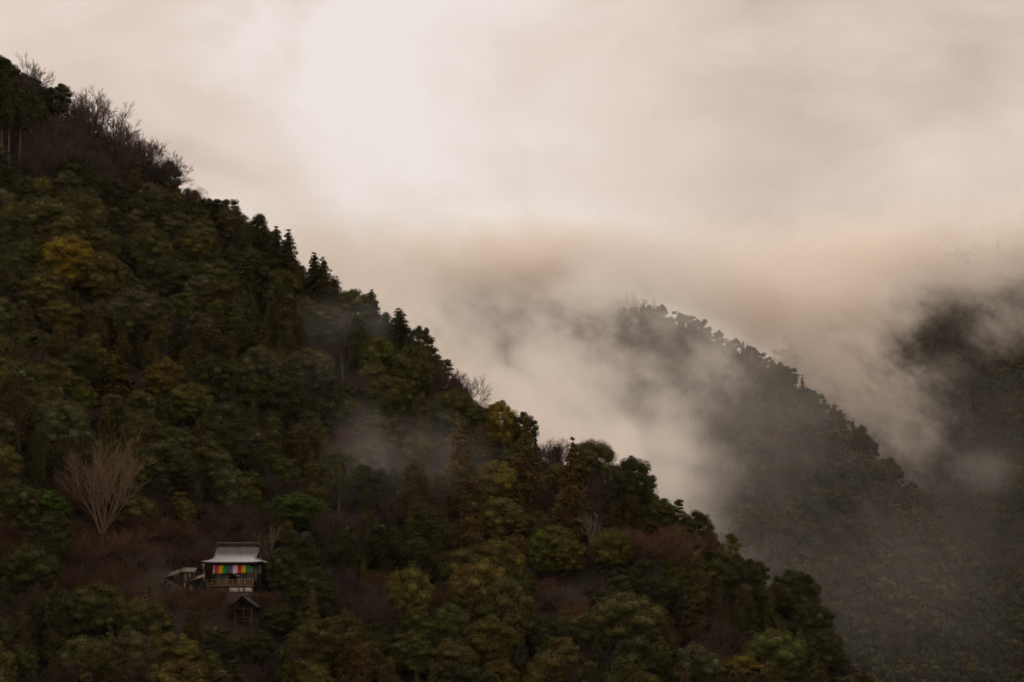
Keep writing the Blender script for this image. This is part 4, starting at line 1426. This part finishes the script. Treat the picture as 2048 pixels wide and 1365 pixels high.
# the long twisted banner at the corner of the eaves
ban = on_temple('banner', 'long twisted five-coloured streamer hanging from the eave corner of the temple', 'banner', (-3.42, -0.35, 0))
for k, cc in enumerate(('white', 'red', 'orange', 'yellow')):
    n = 22
    G = np.zeros((n, 2, 3))
    for i_ in range(n):
        f = i_ / (n - 1)
        th = 1.2 * math.sin(f * 5.0) + 0.4
        wd = 0.34 * (1 - 0.55 * f)
        o0, o1 = (k / 4 - 0.5) * wd, ((k + 0.98) / 4 - 0.5) * wd
        cx = 0.10 * math.sin(f * 3.4) + 0.05
        for j_, oo in enumerate((o0, o1)):
            G[i_, j_] = (cx + oo * math.cos(th), oo * math.sin(th), 3.66 - 2.55 * f)
    a = Acc()
    slab(a, G, (0.004, 0.006, 0))
    link('stripe', a.mesh('stripe', True), CLOTH[cc], ban)
cloth_strip('tail', CLOTH['teal'], ban, -0.30, -0.02, 0.02, 0.55, 1.25, 77, 0.02)

# ------------------------------------------------------------------ the little gate below the hall
gate = empty('roofed_gate', tuple(G0), -R(4))
tag(gate, 'little roofed wooden gate with red-brown posts below the temple hall', 'gate')
M_RED = plain('red_brown_timber', (0.085, 0.038, 0.018), 0.75, 0.3, 3.0, (6, 6, 1))
M_OLDROOF = plain('mossy_bark_roof', (0.040, 0.033, 0.028), 0.9, 0.4, 2.5)
for xx, yy in ((-1.05, 0), (1.05, 0), (-1.05, 1.8), (1.05, 1.8)):
    box_part('post', M_RED, gate, (xx - 0.09, xx + 0.09, yy - 0.09, yy + 0.09, -0.8, 3.15))
box_part('post', M_RED, gate, (-0.02, 0.12, -0.05, 0.09, 0.9, 2.9))
box_part('crossbeam', M_RED, gate, (-1.4, 1.4, -0.06, 0.06, 2.72, 2.9))
for z0 in (1.25, 1.72):
    box_part('rail', M_RED, gate, (-0.95, 0.95, -0.045, 0.02, z0, z0 + 0.11))
for k, sgn in enumerate((-1, 1)):
    G = np.zeros((6, 2, 3))
    for i_ in range(6):
        f = i_ / 5
        G[i_] = [(sgn * 1.9 * f, -0.9, 4.55 - 1.45 * f ** 0.85), (sgn * 1.9 * f, 2.7, 4.55 - 1.45 * f ** 0.85)]
    a = Acc()
    slab(a, G, (0, 0, -0.12))
    rf = link('roof', a.mesh('roof'), M_OLDROOF, gate)
    a = Acc()
    G2 = np.zeros((6, 2, 3))
    for i_ in range(6):
        G2[i_] = [G[i_, 0] + np.array([0, -0.05, 0.05]), G[i_, 0] + np.array([0, -0.05, -0.15])]
    slab(a, G2, (0, 0.045, 0))
    link('bargeboard', a.mesh('bargeboard'), M_DWOOD, rf)
box_part('ridge_pole', M_GREYB, gate, (-0.1, 0.1, -1.0, 2.8, 4.56, 4.68))
fen = empty('rail_fence', tuple(near.hit(505, 1262)), -R(4))
fen.location.z = G0[2]
tag(fen, 'short red-brown rail fence joined to the little gate', 'fence')
for xx in (-0.55, 0.55):
    box_part('post', M_RED, fen, (xx - 0.06, xx + 0.06, -0.06, 0.06, -0.8, 1.55))
for z0 in (1.05, 1.40):
    box_part('rail', M_RED, fen, (-0.6, 0.65, -0.10, -0.062, z0, z0 + 0.10))
pk = empty('picket_fence', tuple(near.hit(430, 1268)))
tag(pk, 'three pale wooden pickets in the shade below the thicket', 'fence')
for k in range(3):
    box_part('picket', M_GREYB, pk, (-0.26 + k * 0.24, -0.16 + k * 0.24, 0, 0.04, -0.3, 0.75))
box_part('rail', M_DWOOD, pk, (-0.3, 0.38, 0.042, 0.08, 0.2, 0.28))

# ------------------------------------------------------------------ the little hut beside the hall
hut = empty('hut', tuple(HUT0), R(3))
tag(hut, 'tiny hut with pale grey sheet roofs half hidden by thicket beside the temple', 'hut')
M_SHEET = plain('pale_roof_sheet', (0.115, 0.10, 0.082), 0.6, 0.35, 2.0)


def tilt_sheet(name, mat, parent, x0, x1, y0, y1, z00, z10, z01):
    a = Acc()
    G = np.array([[(x0, y0, z00), (x1, y0, z10)], [(x0, y1, z01), (x1, y1, z01 + z10 - z00)]], float)
    slab(a, G, (0, 0, -0.06))
    return link(name, a.mesh(name), mat, parent)


tilt_sheet('roof', M_SHEET, hut, -0.35, 1.55, -0.4, 2.0, 1.75, 1.72, 2.35)
tilt_sheet('roof', M_SHEET, hut, -2.3, -0.45, -0.2, 1.6, 1.05, 1.62, 1.60)
tilt_sheet('roof', M_SHEET, hut, 1.0, 2.7, -0.7, 1.2, 0.62, 1.15, 1.05)
box_part('wall', M_DWOOD, hut, (-0.2, 1.4, 0.3, 1.8, -0.6, 1.66))
box_part('wall_panel', M_GREYB, hut, (0.05, 0.42, 0.22, 0.296, 0.5, 1.62))
box_part('wall_panel', M_ORANGE, hut, (0.55, 0.95, 0.22, 0.296, 1.15, 1.55))
for xx in (-2.1, -0.7, 2.5):
    box_part('post', M_DWOOD, hut, (xx - 0.05, xx + 0.05, 0.1, 0.2, -1.0, 1.0))
for k, (xx, yy) in enumerate(((0.3, -0.9), (1.1, -0.9))):
    st = empty('stone_marker', tuple(HUT0 + np.array([xx, yy, 0])))
    st.location.z = float(near.h(st.location.x, st.location.y))
    tag(st, ['pale upright stone in front of the tiny hut, farther from the hall', 'pale upright stone in front of the tiny hut, nearer the hall'][k], 'stone', 'stones by the hut')
    box_part('shaft', M_GREYB, st, (-0.10, 0.10, 0, 0.16, -0.2, 0.62))
    box_part('cap', M_GREYB, st, (-0.13, 0.13, -0.03, 0.19, 0.622, 0.72))

# ------------------------------------------------------------------ mist: drifting banks of cloud
def volume_mat(name, color, aniso=0.0, density=None):
    m = bpy.data.materials.new(name)
    m.use_nodes = True
    nt = m.node_tree
    nt.nodes.clear()
    o = nt.nodes.new('ShaderNodeOutputMaterial')
    v_ = nt.nodes.new('ShaderNodeVolumePrincipled')
    v_.inputs['Color'].default_value = (*color, 1)
    v_.inputs['Anisotropy'].default_value = aniso
    if density is not None:
        v_.inputs['Density'].default_value = density
        v_.inputs['Density Attribute'].default_value = ''
    else:
        v_.inputs['Density'].default_value = 1.0
    nt.links.new(v_.outputs[0], o.inputs['Volume'])
    return m


def mist(name, lo, hi, voxel, blobs, mat, nscale, namp, fine=0.06, famp=0.7, veil=0.0, layer=None, stretch=(1, 1, 1), seed=0.0, detail=5.0):
    """a bank of mist: soft puffs (px, py, depth, half-width px, half-height px, half-depth m, density) torn up by noise"""
    a = Acc()
    box(a, lo[0], hi[0], lo[1], hi[1], lo[2], hi[2])
    o = link(name, a.mesh(name), mat)
    tag(o, kind='stuff')
    ng = bpy.data.node_groups.new(name, 'GeometryNodeTree')
    ng.interface.new_socket('Geometry', in_out='INPUT', socket_type='NodeSocketGeometry')
    ng.interface.new_socket('Geometry', in_out='OUTPUT', socket_type='NodeSocketGeometry')
    N, L = ng.nodes, ng.links

    def math_(op, a_, b_=None, c_=None):
        n = N.new('ShaderNodeMath')
        n.operation = op
        for k, s_ in enumerate((a_, b_, c_)):
            if s_ is None:
                continue
            if isinstance(s_, (int, float)):
                n.inputs[k].default_value = s_
            else:
                L.new(s_, n.inputs[k])
        return n.outputs[0]

    def vmath(op, a_, b_):
        n = N.new('ShaderNodeVectorMath')
        n.operation = op
        for k, s_ in enumerate((a_, b_)):
            if isinstance(s_, tuple):
                n.inputs[k].default_value = s_
            else:
                L.new(s_, n.inputs[k])
        return n

    pos = N.new('GeometryNodeInputPosition').outputs[0]
    sc_ = vmath('MULTIPLY', pos, tuple(float(s_) * nscale for s_ in stretch)).outputs[0]
    sc_ = vmath('ADD', sc_, (seed, seed * 0.7, seed * 1.3)).outputs[0]
    nz = N.new('ShaderNodeTexNoise')
    nz.inputs['Scale'].default_value = 1.0
    nz.inputs['Detail'].default_value = detail
    nz.inputs['Roughness'].default_value = 0.66
    nz.inputs['Distortion'].default_value = 0.9
    L.new(sc_, nz.inputs['Vector'])
    nval = math_('MULTIPLY', math_('SUBTRACT', nz.outputs[0], 0.5), namp * 2)
    # finer tatters, drawn out along the drift of the air
    rot = N.new('ShaderNodeVectorRotate')
    rot.rotation_type = 'Y_AXIS'
    rot.inputs['Angle'].default_value = R(-35)
    L.new(pos, rot.inputs['Vector'])
    sf = vmath('MULTIPLY', rot.outputs[0], (fine * 0.55, fine * 0.8, fine * 1.25)).outputs[0]
    nf = N.new('ShaderNodeTexNoise')
    nf.inputs['Scale'].default_value = 1.0
    nf.inputs['Detail'].default_value = 3.0
    nf.inputs['Roughness'].default_value = 0.6
    nf.inputs['Distortion'].default_value = 1.2
    L.new(sf, nf.inputs['Vector'])
    nval = math_('ADD', nval, math_('MULTIPLY', math_('SUBTRACT', nf.outputs[0], 0.5), famp * 2))

    def smooth(v_, lo_, hi_, amount):
        n = N.new('ShaderNodeMapRange')
        n.interpolation_type = 'SMOOTHSTEP'
        for k, s_ in (('From Min', lo_), ('From Max', hi_), ('To Min', 0.0), ('To Max', amount)):
            n.inputs[k].default_value = s_
        L.new(v_, n.inputs['Value'])
        return n.outputs[0]

    total = None
    for px, py, dep, rx, rz_, ry, dens, *nw in blobs:
        c = px_at(px, py, dep)
        s_ = dep / F
        d = vmath('SUBTRACT', pos, tuple(c)).outputs[0]
        d = vmath('MULTIPLY', d, (1 / (rx * s_), 1 / ry, 1 / (rz_ * s_))).outputs[0]
        ln = N.new('ShaderNodeVectorMath')
        ln.operation = 'LENGTH'
        L.new(d, ln.inputs[0])
        f = math_('SUBTRACT', math_('MULTIPLY_ADD', nval, nw[0] if nw else 1.0, 1.0), ln.outputs['Value'])
        f = smooth(f, 0.05, 0.85, dens)
        total = f if total is None else math_('ADD', total, f)
    if layer:                                             # the ceiling of cloud: (base height at y=0, slope with y, thickness, density, y from)
        z0, sl, th, dens, yfrom = layer
        sx = N.new('ShaderNodeSeparateXYZ')
        L.new(pos, sx.inputs[0])
        hgt = math_('SUBTRACT', sx.outputs[2], math_('MULTIPLY_ADD', sx.outputs[1], sl, z0))
        f = math_('ADD', math_('DIVIDE', hgt, 45.0), math_('MULTIPLY', nval, 1.1))
        f = smooth(f, 0.0, 1.2, dens)
        top = smooth(math_('DIVIDE', math_('SUBTRACT', th, hgt), 60.0), 0.0, 1.0, 1.0)
        fr = smooth(sx.outputs[1], yfrom, yfrom + 120.0, 1.0)
        f = math_('MULTIPLY', math_('MULTIPLY', f, top), fr)
        total = f if total is None else math_('ADD', total, f)
    if veil:
        total = math_('ADD', total, veil)
    # fade out at the sides of the bank's box, never a flat cut
    sp = vmath('SUBTRACT', pos, tuple((np.array(lo) + np.array(hi)) / 2)).outputs[0]
    sp = vmath('MULTIPLY', sp, tuple(2.0 / (np.array(hi) - np.array(lo)))).outputs[0]
    ab = N.new('ShaderNodeVectorMath')
    ab.operation = 'ABSOLUTE'
    L.new(sp, ab.inputs[0])
    sx2 = N.new('ShaderNodeSeparateXYZ')
    L.new(ab.outputs[0], sx2.inputs[0])
    mxv = math_('MAXIMUM', math_('MAXIMUM', sx2.outputs[0], sx2.outputs[1]), sx2.outputs[2])
    total = math_('MULTIPLY', total, smooth(math_('SUBTRACT', 1.0, mxv), 0.0, 0.08, 1.0))
    vc = N.new('GeometryNodeVolumeCube')
    L.new(total, vc.inputs['Density'])
    vc.inputs['Background'].default_value = 0.0
    vc.inputs['Min'].default_value = lo
    vc.inputs['Max'].default_value = hi
    for k, ax in enumerate('XYZ'):
        vc.inputs['Resolution ' + ax].default_value = max(8, int((hi[k] - lo[k]) / voxel))
    sm = N.new('GeometryNodeSetMaterial')
    sm.inputs['Material'].default_value = mat
    gi, go = N.new('NodeGroupInput'), N.new('NodeGroupOutput')
    L.new(vc.outputs[0], sm.inputs['Geometry'])
    L.new(sm.outputs[0], go.inputs[0])
    md = o.modifiers.new('puffs', 'NODES')
    md.node_group = ng
    return o


M_MIST = volume_mat('pale_mist', (0.999, 0.951, 0.897), 0.2)
M_HAZE = volume_mat('thin_haze', (0.97, 0.92, 0.85), 0.0, HAZE_DENSITY)
MIST_BLOBS = [
    # the bank in the valley behind the near ridge
    (640, 540, 640, 160, 110, 70, 0.026), (760, 640, 640, 160, 110, 80, 0.034), (880, 740, 630, 160, 110, 80, 0.040), (1000, 840, 620, 170, 115, 80, 0.044),
    (1120, 920, 610, 180, 115, 75, 0.044), (1240, 990, 600, 165, 120, 70, 0.024), (1350, 1060, 590, 135, 120, 60, 0.009), (1450, 1150, 580, 100, 110, 50, 0.002),
    (1150, 790, 660, 220, 120, 50, 0.018), (1310, 900, 640, 130, 110, 40, 0.014), (1420, 960, 620, 90, 80, 40, 0.005),
    # thin haze lying in front of the middle mountain's crest and lower slope
    (1520, 720, 800, 360, 220, 50, 0.0014, 0.4), (1800, 1150, 640, 450, 260, 50, 0.0011, 0.3), (1950, 900, 900, 300, 250, 50, 0.0008, 0.4),
    # cloud sitting on the back mountain and on the far one
    (900, 520, 1150, 900, 120, 70, 0.005, 0.8), (1900, 490, 1130, 700, 140, 70, 0.006, 0.8),
    (640, 530, 1180, 200, 90, 60, 0.036, 0.6), (780, 530, 1180, 200, 90, 60, 0.036, 0.6), (920, 530, 1180, 200, 90, 60, 0.036, 0.6), (1060, 515, 1180, 200, 95, 60, 0.040, 0.6), (1200, 520, 1160, 190, 100, 60, 0.040, 0.6), (1340, 535, 1140, 170, 100, 60, 0.036, 0.6),
    (1470, 590, 1090, 150, 120, 60, 0.036, 0.6), (1570, 640, 1090, 140, 120, 60, 0.036, 0.6), (1540, 520, 1120, 170, 100, 60, 0.024, 0.6), (1680, 540, 1120, 160, 120, 60, 0.036, 0.6), (1800, 520, 1120, 150, 115, 60, 0.038, 0.6),
    (1910, 500, 1120, 150, 100, 60, 0.036, 0.7), (2020, 480, 1120, 150, 100, 60, 0.036, 0.7), (2140, 460, 1120, 130, 110, 60, 0.036, 0.7),
    (1680, 585, 1100, 130, 90, 50, 0.050, 0.3), (1010, 555, 1180, 180, 60, 50, 0.022, 0.5), (850, 565, 1180, 160, 60, 50, 0.022, 0.5), (1130, 550, 1170, 130, 60, 50, 0.026, 0.3),
    (960, 560, 1160, 170, 60, 60, 0.006), (800, 580, 1100, 150, 60, 60, 0.010),
]
mist('mist', (-170.0, 480.0, -36.0), (390.0, 1330.0, 330.0), 2.7, MIST_BLOBS, M_MIST, 1 / 40.0, 0.9, fine=1 / 10.5, famp=1.5, veil=0.00024, stretch=(1.0, 0.6, 1.25), seed=2.2, detail=6.0)
FLANK_BLOBS = [
    # over the flank and the top of the middle mountain
    (1020, 620, 800, 170, 70, 60, 0.008), (1110, 710, 800, 140, 120, 60, 0.016), (1180, 600, 800, 90, 90, 50, 0.014), (1250, 540, 830, 130, 60, 50, 0.020),
    (1080, 770, 780, 150, 80, 60, 0.014), (1400, 740, 780, 90, 32, 40, 0.012), (1330, 800, 760, 100, 36, 40, 0.009), (1470, 770, 770, 70, 46, 40, 0.007),
    (1215, 585, 850, 90, 50, 40, 0.020), (1330, 640, 800, 120, 26, 30, 0.010), (1430, 700, 790, 60, 60, 30, 0.010), (1220, 760, 790, 60, 90, 30, 0.012),
    (1280, 715, 800, 90, 50, 40, 0.008), (1270, 650, 790, 260, 130, 70, 0.0020), (1520, 860, 740, 300, 200, 60, 0.0016),
]
mist('mist', (-45.0, 690.0, 5.0), (120.0, 880.0, 195.0), 1.6, FLANK_BLOBS, M_MIST, 1 / 26.0, 0.9, fine=1 / 6.0, famp=1.9, stretch=(1.0, 0.6, 1.25), seed=2.2, detail=6.0)
GAP_BLOBS = [
    # between the middle mountain and the far one
    (1440, 560, 1080, 150, 80, 60, 0.026), (1580, 610, 1080, 150, 95, 60, 0.030), (1700, 650, 1080, 130, 100, 60, 0.028), (1790, 590, 1080, 100, 90, 60, 0.022), (1660, 740, 1060, 150, 100, 50, 0.034),
    (1760, 810, 1050, 110, 90, 50, 0.018), (1830, 880, 1020, 66, 90, 40, 0.013), (2010, 640, 1080, 80, 70, 40, 0.014), (1890, 740, 1080, 80, 40, 40, 0.005), (1960, 560, 1100, 140, 60, 60, 0.016),
    (1960, 940, 960, 90, 50, 40, 0.005),
]
mist('mist', (60.0, 930.0, 30.0), (285.0, 1170.0, 225.0), 1.9, GAP_BLOBS, M_MIST, 1 / 32.0, 0.9, fine=1 / 7.0, famp=1.9, stretch=(1.0, 0.6, 1.25), seed=4.1, detail=6.0)
NEAR_BLOBS = [
    (725, 920, 338, 100, 150, 8, 0.013), (780, 970, 336, 150, 90, 7, 0.013), (850, 900, 342, 110, 100, 8, 0.008), (660, 670, 372, 110, 90, 8, 0.012), (750, 660, 374, 70, 110, 8, 0.010),
    (600, 770, 360, 190, 90, 8, 0.008), (400, 800, 350, 130, 80, 8, 0.007), (10, 740, 350, 100, 60, 7, 0.012), (690, 1010, 332, 110, 80, 7, 0.008), (930, 950, 345, 100, 110, 8, 0.007), (480, 900, 342, 160, 80, 8, 0.004)]
mist('mist', (-90.0, 315.0, -6.0), (10.0, 400.0, 62.0), 1.3, NEAR_BLOBS, M_MIST, 1 / 11.0, 0.8, fine=1 / 4.0, famp=0.6, stretch=(1.0, 1.0, 0.6), seed=5.0, detail=4.0)

# the even air over the whole valley
a = Acc()
box(a, -3100.0, 3100.0, -450.0, 4100.0, -39.5, 345.0)
tag(link('haze', a.mesh('haze'), M_HAZE), kind='stuff')
